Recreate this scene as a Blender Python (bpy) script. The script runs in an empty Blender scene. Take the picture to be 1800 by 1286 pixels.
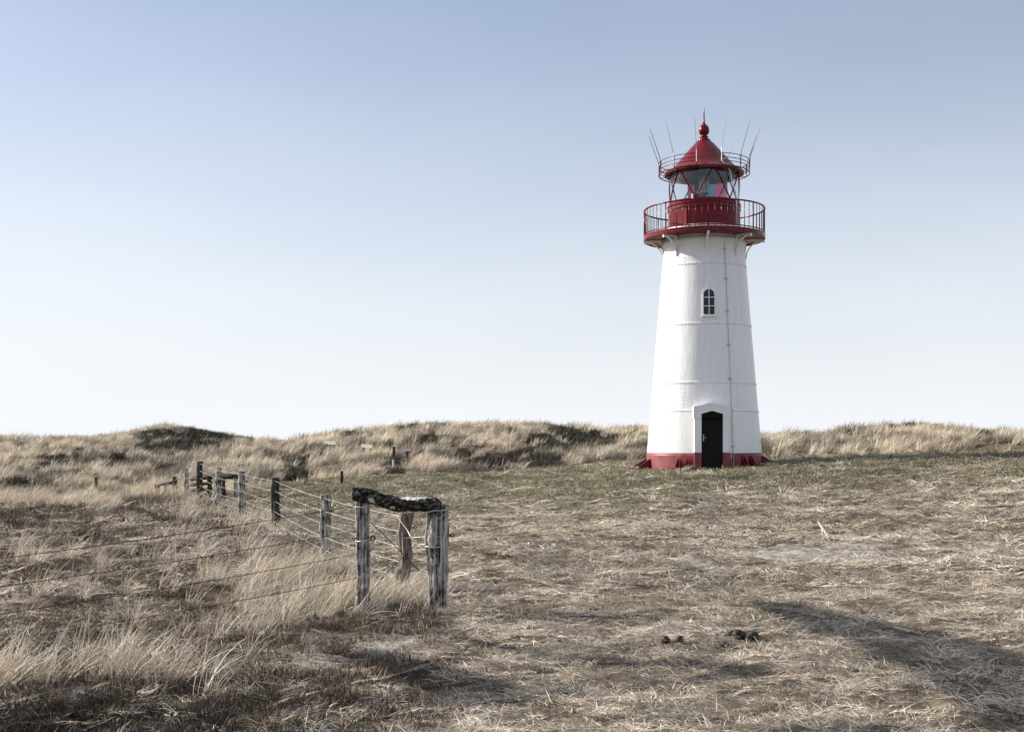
import bpy, bmesh, math, random
import numpy as np
from mathutils import Vector, Matrix
random.seed(7); RNG = np.random.default_rng(11)
SC = bpy.context.scene
COL = SC.collection
PI = math.pi

# ---------------------------------------------------------------- camera, sky, sun, exposure
F = 2100.0; HZ = 775.0            # focal length and eye level in photograph pixels (1800 wide)
cam = bpy.data.cameras.new("camera"); camo = bpy.data.objects.new("camera", cam); COL.objects.link(camo)
cam.sensor_width = 36; cam.lens = 36*F/1800; cam.clip_start = .1; cam.clip_end = 6000
cam.shift_y = (HZ-643)/1800
camo.location = (0, 0, 0); camo.rotation_euler = (PI/2, 0, 0)
SC.camera = camo
SUN_EL = math.radians(29); SUN_AZ = math.radians(-70.9)      # azimuth measured from +Y towards +X
W = bpy.data.worlds.new("World"); SC.world = W; W.use_nodes = True
nt = W.node_tree; nt.nodes.clear()
def wn(t, **k):
    n = nt.nodes.new(t)
    for a, b in k.items(): setattr(n, a, b)
    return n
sky = wn('ShaderNodeTexSky', sky_type='NISHITA', sun_disc=False, sun_elevation=SUN_EL, sun_rotation=SUN_AZ,
         air_density=1.0, dust_density=1.6, ozone_density=1.6, altitude=0)
hsv = wn('ShaderNodeHueSaturation'); hsv.inputs['Saturation'].default_value = 1.0; hsv.inputs['Value'].default_value = 1.0
tc = wn('ShaderNodeTexCoord'); sep = wn('ShaderNodeSeparateXYZ')
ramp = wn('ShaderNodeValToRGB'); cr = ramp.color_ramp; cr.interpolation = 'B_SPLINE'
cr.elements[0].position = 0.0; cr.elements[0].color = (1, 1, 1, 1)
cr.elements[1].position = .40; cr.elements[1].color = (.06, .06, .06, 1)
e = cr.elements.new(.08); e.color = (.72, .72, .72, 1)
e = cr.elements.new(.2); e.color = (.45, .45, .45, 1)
e = cr.elements.new(.75); e.color = (.45, .45, .45, 1)  # overhead sky whitened above the view, added as fill light
# thin high veils of cloud
mp = wn('ShaderNodeMapping'); mp.inputs['Scale'].default_value = (1.2, 1.2, 3.6); mp.inputs['Rotation'].default_value = (0, .12, 0)
nz = wn('ShaderNodeTexNoise'); nz.inputs['Scale'].default_value = 1.6; nz.inputs['Detail'].default_value = 5; nz.inputs['Roughness'].default_value = .5
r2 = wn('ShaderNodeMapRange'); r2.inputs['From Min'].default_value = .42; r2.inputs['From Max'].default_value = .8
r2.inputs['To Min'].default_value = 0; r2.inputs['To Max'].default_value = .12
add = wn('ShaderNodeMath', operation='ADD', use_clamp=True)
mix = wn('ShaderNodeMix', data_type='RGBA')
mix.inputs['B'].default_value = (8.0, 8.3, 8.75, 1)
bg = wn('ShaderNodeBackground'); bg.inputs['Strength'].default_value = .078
out = wn('ShaderNodeOutputWorld'); L = nt.links.new
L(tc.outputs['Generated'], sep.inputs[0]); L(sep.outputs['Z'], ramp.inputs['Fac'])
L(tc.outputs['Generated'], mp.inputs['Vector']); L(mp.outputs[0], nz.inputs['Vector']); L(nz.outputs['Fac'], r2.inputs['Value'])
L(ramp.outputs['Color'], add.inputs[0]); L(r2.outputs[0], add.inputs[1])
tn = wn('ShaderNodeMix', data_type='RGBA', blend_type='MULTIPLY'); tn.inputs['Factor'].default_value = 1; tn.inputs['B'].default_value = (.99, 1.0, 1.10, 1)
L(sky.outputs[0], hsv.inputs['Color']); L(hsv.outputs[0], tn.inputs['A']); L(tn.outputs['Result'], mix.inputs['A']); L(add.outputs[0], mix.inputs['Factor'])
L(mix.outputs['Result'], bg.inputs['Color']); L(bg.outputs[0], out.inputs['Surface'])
sl = bpy.data.lights.new("sun", 'SUN'); sl.energy = 5.0  ; sl.angle = math.radians(.4); sl.color = (1, .93, .84)
so = bpy.data.objects.new("sun", sl); COL.objects.link(so)
SDIR = Vector((math.sin(SUN_AZ)*math.cos(SUN_EL), math.cos(SUN_AZ)*math.cos(SUN_EL), math.sin(SUN_EL)))
so.rotation_euler = SDIR.to_track_quat('Z', 'Y').to_euler(); so.location = (-30, 20, 30)
SC.view_settings.view_transform = 'Standard'; SC.view_settings.look = 'None'
SC.view_settings.exposure = 0.62; SC.view_settings.gamma = 1
SC.render.engine = 'CYCLES'

# ---------------------------------------------------------------- noise and terrain height
def hsh(ix, iy, seed):
    h = (ix.astype(np.int64)*374761393 + iy.astype(np.int64)*668265263 + seed*2147483647) & 0xffffffff
    h = ((h ^ (h >> 13))*1274126177) & 0xffffffff
    h = ((h ^ (h >> 16))*2246822519) & 0xffffffff
    return ((h ^ (h >> 15)) & 0xffffff)/float(0xffffff)
def vn(x, y, seed=0):
    x = np.asarray(x, float); y = np.asarray(y, float)
    ix = np.floor(x); iy = np.floor(y); fx = x-ix; fy = y-iy
    fx = fx*fx*fx*(fx*(fx*6-15)+10); fy = fy*fy*fy*(fy*(fy*6-15)+10)
    a = hsh(ix, iy, seed); b = hsh(ix+1, iy, seed); c = hsh(ix, iy+1, seed); d = hsh(ix+1, iy+1, seed)
    return (a*(1-fx)+b*fx)*(1-fy)+(c*(1-fx)+d*fx)*fy
def fbm(x, y, seed=0, o=4):
    s = 0; a = .5; t = 0
    for i in range(o):
        s = s+a*vn(x*2**i+13.7*i, y*2**i-7.1*i, seed+i); t += a; a *= .5
    return s/t
def sst(a, b, x):
    t = np.clip((x-a)/(b-a), 0, 1); return t*t*(3-2*t)

COLS = [  # (photo column px, [(distance m, height relative to the eye m), ...])
 (0,    [(0,-1.65),(8,-2.02),(13.5,-1.97),(20,-1.80),(28,-1.72),(38,-1.80),(45,-1.6),(60,-.85),(80,-.3),(98,.15),(120,-.8),(160,-2.5)]),
 (128,  [(0,-1.65),(8,-2.02),(13.5,-1.97),(20,-1.78),(28,-1.68),(38,-1.78),(45,-1.62),(60,-.9),(80,-.35),(100,.0),(120,-1),(160,-2.5)]),
 (280,  [(0,-1.65),(8,-2.02),(13.5,-1.96),(20,-1.78),(28,-1.68),(38,-1.78),(48,-1.62),(65,-.8),(82,-.25),(90,-.3),(106,1.2),(122,.3),(160,-2.5)]),
 (350,  [(0,-1.65),(8,-2.02),(13.5,-1.96),(20,-1.76),(28,-1.66),(36,-1.6),(48,-1.4),(62,-.75),(80,-.4),(92,-.55),(106,.72),(125,.0),(160,-2.5)]),
 (430,  [(0,-1.65),(8,-2.02),(13.5,-1.95),(20,-1.74),(26,-1.62),(38,-1.5),(50,-1.2),(64,-.55),(82,-.5),(98,-.35),(120,-1),(160,-2.5)]),
 (500,  [(0,-1.65),(8,-2.01),(13.5,-1.95),(20,-1.72),(26,-1.62),(38,-1.5),(48,-1.2),(58,-.55),(70,-.3),(80,-.28),(100,-.8),(160,-2.5)]),
 (560,  [(0,-1.65),(8,-2.01),(13.5,-1.94),(17.5,-1.80),(26,-1.62),(38,-1.48),(44,-1.33),(54,-.6),(64,.1),(72,.42),(88,-.1),(160,-2.5)]),
 (700,  [(0,-1.65),(8,-2.0),(13.5,-1.93),(20,-1.74),(28,-1.54),(38,-1.34),(42,-1.2),(48,-.7),(56,.05),(65,.65),(72,.98),(90,.2),(160,-2.5)]),
 (820,  [(0,-1.65),(8,-2.0),(13.5,-1.93),(20,-1.71),(28,-1.46),(38,-1.2),(41.5,-1.12),(44,-1.0),(48,-.35),(51,-.3),(56,.15),(66,.95),(72,1.05),(90,.4),(160,-2.5)]),
 (930,  [(0,-1.65),(8,-2.0),(13.5,-1.92),(20,-1.69),(28,-1.40),(38,-1.11),(41.5,-1.03),(44,-.98),(47.5,-.42),(51,-.45),(57,.1),(64,.85),(70,1.0),(90,.5),(160,-2.5)]),
 (1040, [(0,-1.65),(8,-2.0),(13.5,-1.92),(20,-1.66),(28,-1.34),(38,-.98),(42,-.85),(46,-.68),(52,-.48),(58,-.2),(66,.35),(76,.85),(95,.5),(160,-2.5)]),
 (1130, [(0,-1.65),(8,-2.0),(13.5,-1.91),(20,-1.62),(28,-1.28),(36,-.93),(38,-.87),(42,-.75),(50,-.3),(60,.2),(75,.8),(95,.5),(160,-2.5)]),
 (1236, [(0,-1.65),(8,-1.99),(13.5,-1.90),(20,-1.58),(28,-1.22),(36,-.90),(40,-.82),(44,-.65),(60,.1),(75,.6),(95,.2),(160,-2.5)]),
 (1340, [(0,-1.65),(8,-1.98),(13.5,-1.87),(20,-1.53),(28,-1.12),(36,-.80),(40,-.70),(42,-.6),(50,-.1),(58,.25),(68,.35),(90,-.2),(160,-2.5)]),
 (1450, [(0,-1.65),(8,-1.97),(13.5,-1.84),(20,-1.46),(28,-1.04),(36,-.66),(40,-.52),(50,.15),(58,.5),(66,.45),(90,-.1),(160,-2.5)]),
 (1600, [(0,-1.65),(8,-1.95),(13.5,-1.80),(20,-1.37),(28,-.94),(36,-.52),(40,-.34),(50,.38),(58,.80),(66,.7),(90,.2),(160,-2.5)]),
 (1700, [(0,-1.65),(8,-1.93),(13.5,-1.76),(20,-1.31),(28,-.87),(36,-.44),(40,-.25),(50,.35),(58,.58),(66,.5),(90,.1),(160,-2.5)]),
 (1800, [(0,-1.65),(8,-1.92),(13.5,-1.73),(20,-1.27),(28,-.82),(36,-.38),(40,-.15),(50,.42),(58,.64),(66,.5),(90,.1),(160,-2.5)]),
]
DG = np.concatenate([np.arange(0, 160, .5), [160]])
UG = np.linspace(-.52, .52, 209)
cu = np.array([(c[0]-900)/F for c in COLS])
tab = np.array([np.interp(DG, [k[0] for k in c[1]], [k[1] for k in c[1]]) for c in COLS])
TAB = np.array([np.interp(UG, cu, tab[:, j]) for j in range(len(DG))]).T    # [u, d]
def smooth(a, axis, n, p):
    a = np.moveaxis(a, axis, 0)
    for _ in range(p):
        pad = np.concatenate([np.repeat(a[:1], n, 0), a, np.repeat(a[-1:], n, 0)])
        a = sum(pad[i:i+len(a)] for i in range(2*n+1))/(2*n+1)
    return np.moveaxis(a, 0, axis)
TAB = smooth(smooth(TAB, 1, 2, 2), 0, 3, 2)
TMEAN = TAB.mean(0)
TX, TY = 6.14, 38.2                                   # lighthouse axis
def edge_d(u):                                        # where the cropped meadow ends and the dunes begin
    return np.interp(u, [-.6, -.24, -.17, -.095, 0, .08, .12, .2, .25, .33, .43, .6], [30, 34, 41, 42, 41.5, 42.5, 43, 43, 40.5, 38.5, 37, 36])
def base_h(X, Y):
    X = np.asarray(X, float); Y = np.asarray(Y, float)
    r = np.hypot(X, Y)+1e-6; th = np.arctan2(X, Y); m = math.atan(.515)
    tc_ = np.clip(th, -m, m); u = np.tan(tc_); d = np.minimum(r*np.cos(tc_), 159.9)
    fu = (u-UG[0])/(UG[1]-UG[0]); iu = np.clip(fu.astype(int), 0, len(UG)-2); fu = fu-iu
    fd = d/.5; idd = np.clip(fd.astype(int), 0, len(DG)-2); fd = fd-idd
    z = (TAB[iu, idd]*(1-fu)+TAB[iu+1, idd]*fu)*(1-fd)+(TAB[iu, idd+1]*(1-fu)+TAB[iu+1, idd+1]*fu)*fd
    zm = TMEAN[idd]*(1-fd)+TMEAN[idd+1]*fd
    w = sst(1.0, 2.6, np.abs(th))
    return z*(1-w)+zm*w, u, d
def rough_left(X, Y):                                 # 1 on the ungrazed side of the fence
    fx = np.interp(Y, [6, 9.5, 12, 13.5, 17.5, 22, 26, 29, 32, 45], [-.6, -.75, -.85, -.7, -2.4, -4.2, -5.6, -7.0, -8.2, -11])
    fx = fx+(fbm(X*.9, Y*.9, 51, 3)-.5)*.9
    return sst(.35, -.35, X-fx)
def height(X, Y):
    z, u, d = base_h(X, Y)
    r = np.hypot(X, Y)
    dune = sst(0, 5, d-edge_d(u)); L_ = rough_left(X, Y)*(1-dune)
    tw = 1-.97*np.exp(-(((X-TX)**2+(Y-TY)**2)/3.2**2)**2)
    tw = tw*(1-.85*np.exp(-((X+1.2)/1.3)**2-((Y-13.2)/.9)**2))
    z = z+(fbm(X*.35, Y*.35, 1, 3)-.5)*.10*(1-dune)*tw*sst(3, 9, r)
    z = z+(fbm(X*1.5, Y*1.9, 4, 4)-.5)*(.09+.15*L_+.08*dune)*tw*sst(2, 6, r)
    z = z+(fbm(X*3.3, Y*4.6, 6, 3)-.5)*.12*tw*sst(2, 6, r)
    rid = 1-np.abs(2*fbm(X*.16+Y*.03, Y*.11, 9, 3)-1)
    z = z+dune*((rid-.72)*.8+(fbm(X*.45, Y*.3, 15, 3)-.5)*.5)*sst(160, 90, r)*tw
    # scoops in the dune slopes
    for (px, dd, su, sd, a) in [(1010, 59, .022, 5, -.55), (880, 45, .022, 2.6, -.30), (700, 46.5, .010, 2.2, -.35), (330, 93, .03, 5, -.6), (500, 52, .012, 3, -.3)]:
        z = z+a*np.exp(-((u-(px-900)/F)/su)**2-((d-dd)/sd)**2)
    z = z-sst(150, 400, r)*1.5
    return z
SKY_ROWS = [(0,766),(128,768),(180,764),(230,757),(262,748),(285,745),(330,749),(370,757),(400,762),(430,768),(480,771),(505,770),(540,763),(580,755),(640,748),(700,742),(760,740),(850,739),(920,740),(980,743),(1040,747),(1130,748),(1200,752),(1340,758),(1400,757),(1450,754),(1500,748),(1550,744),(1590,738),(1620,740),(1645,742),(1670,748),(1800,752)]
for _it in range(3):                                  # lift or lower the far dunes until their crests stand as high as in the photograph
    ty = np.interp(UG*F+900, *zip(*SKY_ROWS)); dd = np.arange(46, 130, 1.0)
    U2, D2 = np.meshgrid(UG, dd, indexing='ij'); zz = height(U2*D2, D2)+.36; yy = HZ-zz/D2*F
    k = yy.argmin(1); err = yy.min(1)-ty; err = smooth(err[:, None], 0, 1, 2)[:, 0]
    TAB = TAB-(-err*1.0)[:, None]*(np.minimum(dd[k], 110)[:, None]/F)*sst(0, 1, (DG[None, :]-42)/np.maximum(dd[k][:, None]-42, 6))
def H(x, y): return float(height(np.array([x]), np.array([y]))[0])
def hit_d(px, py, g=.22):                             # distance at which the slope seen at a photo point lies
    dd = np.arange(30, 135, .25); u = (px-900)/F; z = height(u*dd, dd)+g; y = HZ-z/dd*F
    k = np.nonzero(y <= py)[0]
    return float(dd[k[0]]) if len(k) else float(dd[np.argmin(y)])
DARK = []   # dark scrub, doubling as painted shade of slopes and hollows: photo columns and rows it spans -> where that is on the slopes
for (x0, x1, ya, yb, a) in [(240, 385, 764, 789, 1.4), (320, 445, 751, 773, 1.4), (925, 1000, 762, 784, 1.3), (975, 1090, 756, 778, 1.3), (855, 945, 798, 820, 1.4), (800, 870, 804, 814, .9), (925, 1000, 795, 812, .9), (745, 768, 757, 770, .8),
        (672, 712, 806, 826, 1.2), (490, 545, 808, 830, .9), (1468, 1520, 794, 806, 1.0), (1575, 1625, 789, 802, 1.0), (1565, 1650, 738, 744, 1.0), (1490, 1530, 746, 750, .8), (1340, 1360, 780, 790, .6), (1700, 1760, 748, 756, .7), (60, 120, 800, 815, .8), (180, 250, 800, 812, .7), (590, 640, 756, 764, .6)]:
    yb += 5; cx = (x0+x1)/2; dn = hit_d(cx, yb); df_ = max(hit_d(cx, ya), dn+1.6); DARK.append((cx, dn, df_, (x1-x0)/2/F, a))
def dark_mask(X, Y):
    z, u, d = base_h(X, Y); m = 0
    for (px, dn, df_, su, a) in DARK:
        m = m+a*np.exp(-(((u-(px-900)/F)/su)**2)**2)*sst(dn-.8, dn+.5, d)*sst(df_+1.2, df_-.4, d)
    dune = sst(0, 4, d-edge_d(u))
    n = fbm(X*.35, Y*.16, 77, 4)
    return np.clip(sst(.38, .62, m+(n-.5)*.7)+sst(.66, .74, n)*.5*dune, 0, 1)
def heath_mask(X, Y):                                 # dark mossy heath in the foreground left of the fence
    n = fbm(X*.8, Y*.55, 31, 4); Ln = rough_left(X, Y)
    return Ln*sst(.52, .62, n+.19*sst(14, 9.5, Y))
def sand_mask(X, Y):
    n = fbm(X*1.3, Y*1.1, 61, 4)
    m = np.exp(-((X-4.9)/1.9)**2-((Y-18.0)/1.9)**2)*.92+np.exp(-((X-2.6)/1.0)**2-((Y-17)/1)**2)*.7+np.exp(-((X-7.0)/.8)**2-((Y-17.4)/1)**2)*.6+np.exp(-((X+1.3)/.9)**2-((Y-10.9)/1.2)**2)*1.1
    return sst(.45, .78, m+(n-.5)*1.1+(fbm(X*4.5, Y*5, 62, 3)-.5)*.8)

# ---------------------------------------------------------------- material helpers
def mat(name, col=(.5, .5, .5), rough=.6, metal=0, spec=.5):
    m = bpy.data.materials.new(name); m.use_nodes = True
    b = m.node_tree.nodes['Principled BSDF']
    b.inputs['Base Color'].default_value = (*col, 1); b.inputs['Roughness'].default_value = rough
    b.inputs['Metallic'].default_value = metal; b.inputs['Specular IOR Level'].default_value = spec
    return m
def nd(m, t, **k):
    n = m.node_tree.nodes.new(t)
    for a, b in k.items(): setattr(n, a, b)
    return n
def lk(m, a, b): m.node_tree.links.new(a, b)
def ramp_node(m, stops):
    r = nd(m, 'ShaderNodeValToRGB'); c = r.color_ramp
    c.elements[0].position = stops[0][0]; c.elements[0].color = (*stops[0][1], 1)
    c.elements[1].position = stops[-1][0]; c.elements[1].color = (*stops[-1][1], 1)
    for p, cl in stops[1:-1]: c.elements.new(p).color = (*cl, 1)
    return r
def noisy(name, stops, scale=(4, 4, 4), nscale=1, detail=6, rough=.6, bump=.2, bdist=.01, spec=.3, roughness=.6):
    m = mat(name, rough=roughness, spec=spec); b = m.node_tree.nodes['Principled BSDF']
    tcn = nd(m, 'ShaderNodeTexCoord'); mpn = nd(m, 'ShaderNodeMapping'); mpn.inputs['Scale'].default_value = scale
    n = nd(m, 'ShaderNodeTexNoise'); n.inputs['Scale'].default_value = nscale; n.inputs['Detail'].default_value = detail; n.inputs['Roughness'].default_value = rough
    r = ramp_node(m, stops)
    lk(m, tcn.outputs['Object'], mpn.inputs['Vector']); lk(m, mpn.outputs[0], n.inputs['Vector']); lk(m, n.outputs['Fac'], r.inputs['Fac']); lk(m, r.outputs[0], b.inputs['Base Color'])
    bp = nd(m, 'ShaderNodeBump'); bp.inputs['Strength'].default_value = bump; bp.inputs['Distance'].default_value = bdist
    lk(m, n.outputs['Fac'], bp.inputs['Height']); lk(m, bp.outputs[0], b.inputs['Normal'])
    return m

# ---------------------------------------------------------------- object helpers
def tag(o, label=None, cat=None, group=None, kind=None):
    if label: o['label'] = label
    if cat: o['category'] = cat
    if group: o['group'] = group
    if kind: o['kind'] = kind
    return o
def obj(name, bm, m, parent=None, smooth_=False, loc=None):
    me = bpy.data.meshes.new(name)
    if isinstance(bm, tuple): me.from_pydata(*bm[:1], [], bm[1])
    else: bm.to_mesh(me); bm.free()
    for mm in (m if isinstance(m, (list, tuple)) else [m]): me.materials.append(mm)
    if smooth_: me.polygons.foreach_set('use_smooth', [True]*len(me.polygons))
    me.update()
    o = bpy.data.objects.new(name, me); COL.objects.link(o)
    if parent: o.parent = parent
    if loc is not None: o.location = loc
    return o
def thing(name, label, cat, loc=(0, 0, 0), rotz=0, group=None):
    o = bpy.data.objects.new(name, None); COL.objects.link(o); o.empty_display_size = .3
    o.location = loc; o.rotation_euler = (0, 0, rotz); tag(o, label, cat, group); return o
def tube(bm, pts, r, n=8, cap=True):
    pts = [Vector(p) for p in pts]; rings = []; up = None
    for i, p in enumerate(pts):
        d = (pts[min(i+1, len(pts)-1)]-pts[max(i-1, 0)]).normalized()
        if up is None: up = d.orthogonal().normalized()
        up = (up-d*up.dot(d)).normalized(); sd = d.cross(up)
        rr = r[i] if isinstance(r, (list, tuple)) else r
        rings.append([bm.verts.new(p+(up*math.cos(2*PI*k/n)+sd*math.sin(2*PI*k/n))*rr) for k in range(n)])
    for a, b in zip(rings, rings[1:]):
        for k in range(n): bm.faces.new((a[k], a[(k+1) % n], b[(k+1) % n], b[k]))
    if cap: bm.faces.new(rings[0][::-1]); bm.faces.new(rings[-1])
def ring(bm, R, z, r, n=96, m=6, a0=0, a1=2*PI):
    full = abs(a1-a0-2*PI) < 1e-6; N = n if full else n+1; rs = []
    for i in range(N):
        a = a0+(a1-a0)*i/n; c = (math.sin(a), -math.cos(a))
        rs.append([bm.verts.new((c[0]*(R+r*math.cos(2*PI*k/m)), c[1]*(R+r*math.cos(2*PI*k/m)), z+r*math.sin(2*PI*k/m))) for k in range(m)])
    for i in range(n):
        p, q = rs[i], rs[(i+1) % N]
        for k in range(m): bm.faces.new((p[k], q[k], q[(k+1) % m], p[(k+1) % m]))
def lathe(bm, prof, n=96, a0=0, a1=2*PI):
    full = abs(a1-a0-2*PI) < 1e-6; N = n if full else n+1; rs = []
    for i in range(N):
        a = a0+(a1-a0)*i/n
        rs.append([bm.verts.new((math.sin(a)*r, -math.cos(a)*r, z)) for r, z in prof])
    for i in range(n):
        p, q = rs[i], rs[(i+1) % N]
        for k in range(len(prof)-1): bm.faces.new((p[k], q[k], q[k+1], p[k+1]))
def box(bm, x0, x1, y0, y1, z0, z1, M=None):
    vs = [Vector(v) for v in ((x0,y0,z0),(x1,y0,z0),(x1,y1,z0),(x0,y1,z0),(x0,y0,z1),(x1,y0,z1),(x1,y1,z1),(x0,y1,z1))]
    vs = [bm.verts.new(M@v if M else v) for v in vs]
    for f in ((0,3,2,1),(4,5,6,7),(0,1,5,4),(1,2,6,5),(2,3,7,6),(3,0,4,7)): bm.faces.new([vs[i] for i in f])
def prism(bm, poly, y0, y1, M=None):                   # polygon in local x,z extruded along y
    a = [bm.verts.new((M@Vector((x, y0, z))) if M else (x, y0, z)) for x, z in poly]
    b = [bm.verts.new((M@Vector((x, y1, z))) if M else (x, y1, z)) for x, z in poly]
    bm.faces.new(a); bm.faces.new(b[::-1]); n = len(poly)
    for i in range(n): bm.faces.new((a[i], b[i], b[(i+1) % n], a[(i+1) % n]))
def frame_prism(bm, outer, inner, y0, y1, M=None):     # a flat frame: outer outline minus inner opening (same point count)
    def V(x, y, z):
        v = Vector((x, y, z)); return bm.verts.new(M@v if M else v)
    o0 = [V(x, y0, z) for x, z in outer]; i0 = [V(x, y0, z) for x, z in inner]
    o1 = [V(x, y1, z) for x, z in outer]; i1 = [V(x, y1, z) for x, z in inner]; n = len(outer)
    for k in range(n):
        j = (k+1) % n
        bm.faces.new((o0[k], o0[j], i0[j], i0[k])); bm.faces.new((o1[k], i1[k], i1[j], o1[j]))
        bm.faces.new((o0[k], o1[k], o1[j], o0[j])); bm.faces.new((i0[k], i0[j], i1[j], i1[k]))
def world_at(px, py, d): return Vector(((px-900)/F*d, d, (HZ-py)/F*d))

# ---------------------------------------------------------------- ground
def make_ground():
    ths = np.concatenate([np.linspace(-PI, -.9, 40)[:-1], np.linspace(-.9, -.47, 60)[:-1], np.linspace(-.47, .47, 760), np.linspace(.47, .9, 60)[1:], np.linspace(.9, PI, 40)[1:-1]])
    rs = np.concatenate([np.geomspace(.4, 6, 30)[:-1], np.geomspace(6, 42, 520)[:-1], np.geomspace(42, 130, 330)[:-1], np.geomspace(130, 4500, 30)])
    T, R = np.meshgrid(ths, rs); X = (R*np.sin(T)).ravel(); Y = (R*np.cos(T)).ravel()
    Z = height(X, Y); nT = len(ths); nR = len(rs)
    co = np.column_stack([X, Y, Z]); co = np.vstack([co, [[0, 0, H(0, 0)]]])
    i = np.arange(nR-1)[:, None]*nT; j = np.arange(nT)[None, :]; jn = (j+1) % nT
    q = np.stack([i+j, i+jn, i+nT+jn, i+nT+j], -1).reshape(-1, 4)[:, ::-1]
    c = len(co)-1; tri = np.stack([np.full(nT, c), np.arange(nT), (np.arange(nT)+1) % nT], -1)
    tri = tri[:, ::-1]
    me = bpy.data.meshes.new('ground')
    me.vertices.add(len(co)); me.vertices.foreach_set('co', co.ravel())
    nl = len(q)*4+len(tri)*3
    me.loops.add(nl); me.loops.foreach_set('vertex_index', np.concatenate([q.ravel(), tri.ravel()]).astype(np.int32))
    me.polygons.add(len(q)+len(tri))
    ls = np.concatenate([np.arange(len(q))*4, len(q)*4+np.arange(len(tri))*3]).astype(np.int32)
    me.polygons.foreach_set('loop_start', ls)
    me.polygons.foreach_set('use_smooth', np.ones(len(ls), bool))
    me.update(calc_edges=True); me.validate()
    # soil and plant cover of each place
    X, Y = co[:, 0], co[:, 1]; z, u, d = base_h(X, Y)
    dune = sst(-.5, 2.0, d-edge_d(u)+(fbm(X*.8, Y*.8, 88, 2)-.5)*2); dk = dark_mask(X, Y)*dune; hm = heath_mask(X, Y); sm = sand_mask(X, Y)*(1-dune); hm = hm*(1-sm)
    gr = sst(20, 33, d)*(1-dune)*sst(.25, .5, fbm(X*.3, Y*.25, 21, 3))*sst(.13, .0, np.abs(u+.02)-.13)
    Ln = rough_left(X, Y)*(1-dune)
    def mx(a, b, w): return a*(1-w[:, None])+np.array(b)*w[:, None]
    cc = np.tile(np.array([.20, .165, .12]), (len(X), 1))
    cc = mx(cc, (.13, .125, .055), gr*.8)
    cc = mx(cc, (.13, .10, .07), Ln*.8)
    cc = mx(cc, (.13, .105, .075), dune)
    cc = mx(cc, (.06, .046, .032), np.clip(hm, 0, 1)*.9)
    cc = mx(cc, (.04, .035, .026), dk*.95)  # scrub colour, with the shade of dune slopes and hollows painted in
    cc = mx(cc, (.42, .38, .335), sm*.85)
    a = me.color_attributes.new('cover', 'FLOAT_COLOR', 'POINT')
    a.data.foreach_set('color', np.column_stack([cc, np.ones(len(X))]).ravel())
    m = mat('ground_cover', rough=.95, spec=.1); b = m.node_tree.nodes['Principled BSDF']
    at = nd(m, 'ShaderNodeVertexColor', layer_name='cover'); tcn = nd(m, 'ShaderNodeTexCoord')
    mpn = nd(m, 'ShaderNodeMapping'); mpn.inputs['Scale'].default_value = (1, 1.3, 1); lk(m, tcn.outputs['Object'], mpn.inputs['Vector'])
    n1 = nd(m, 'ShaderNodeTexNoise'); n1.inputs['Scale'].default_value = 3.2; n1.inputs['Detail'].default_value = 10; n1.inputs['Roughness'].default_value = .68
    n2 = nd(m, 'ShaderNodeTexNoise'); n2.inputs['Scale'].default_value = 45; n2.inputs['Detail'].default_value = 6; n2.inputs['Roughness'].default_value = .7
    for n in (n1, n2): lk(m, mpn.outputs[0], n.inputs['Vector'])
    r1 = nd(m, 'ShaderNodeMapRange'); r1.inputs['From Min'].default_value = .36; r1.inputs['From Max'].default_value = .64; r1.inputs['To Min'].default_value = .45; r1.inputs['To Max'].default_value = 1.4
    rr = nd(m, 'ShaderNodeMapRange'); rr.inputs['From Min'].default_value = .35; rr.inputs['From Max'].default_value = .65; rr.inputs['To Min'].default_value = .55; rr.inputs['To Max'].default_value = 1.4
    lk(m, n1.outputs['Fac'], r1.inputs['Value']); lk(m, n2.outputs['Fac'], rr.inputs['Value'])
    mu = nd(m, 'ShaderNodeMath', operation='MULTIPLY'); lk(m, r1.outputs[0], mu.inputs[0]); lk(m, rr.outputs[0], mu.inputs[1])
    vm = nd(m, 'ShaderNodeVectorMath', operation='SCALE'); lk(m, at.outputs['Color'], vm.inputs[0]); lk(m, mu.outputs[0], vm.inputs['Scale'])
    lk(m, vm.outputs[0], b.inputs['Base Color'])
    ad = nd(m, 'ShaderNodeMath', operation='MULTIPLY_ADD'); lk(m, n2.outputs['Fac'], ad.inputs[0]); ad.inputs[1].default_value = .25; lk(m, n1.outputs['Fac'], ad.inputs[2])
    bp = nd(m, 'ShaderNodeBump'); bp.inputs['Strength'].default_value = .9; bp.inputs['Distance'].default_value = .12
    lk(m, ad.outputs[0], bp.inputs['Height']); lk(m, bp.outputs[0], b.inputs['Normal'])
    me.materials.append(m)
    o = bpy.data.objects.new('ground', me); COL.objects.link(o); tag(o, 'undulating grassy dune ground around the lighthouse', kind='structure')
make_ground()

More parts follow.
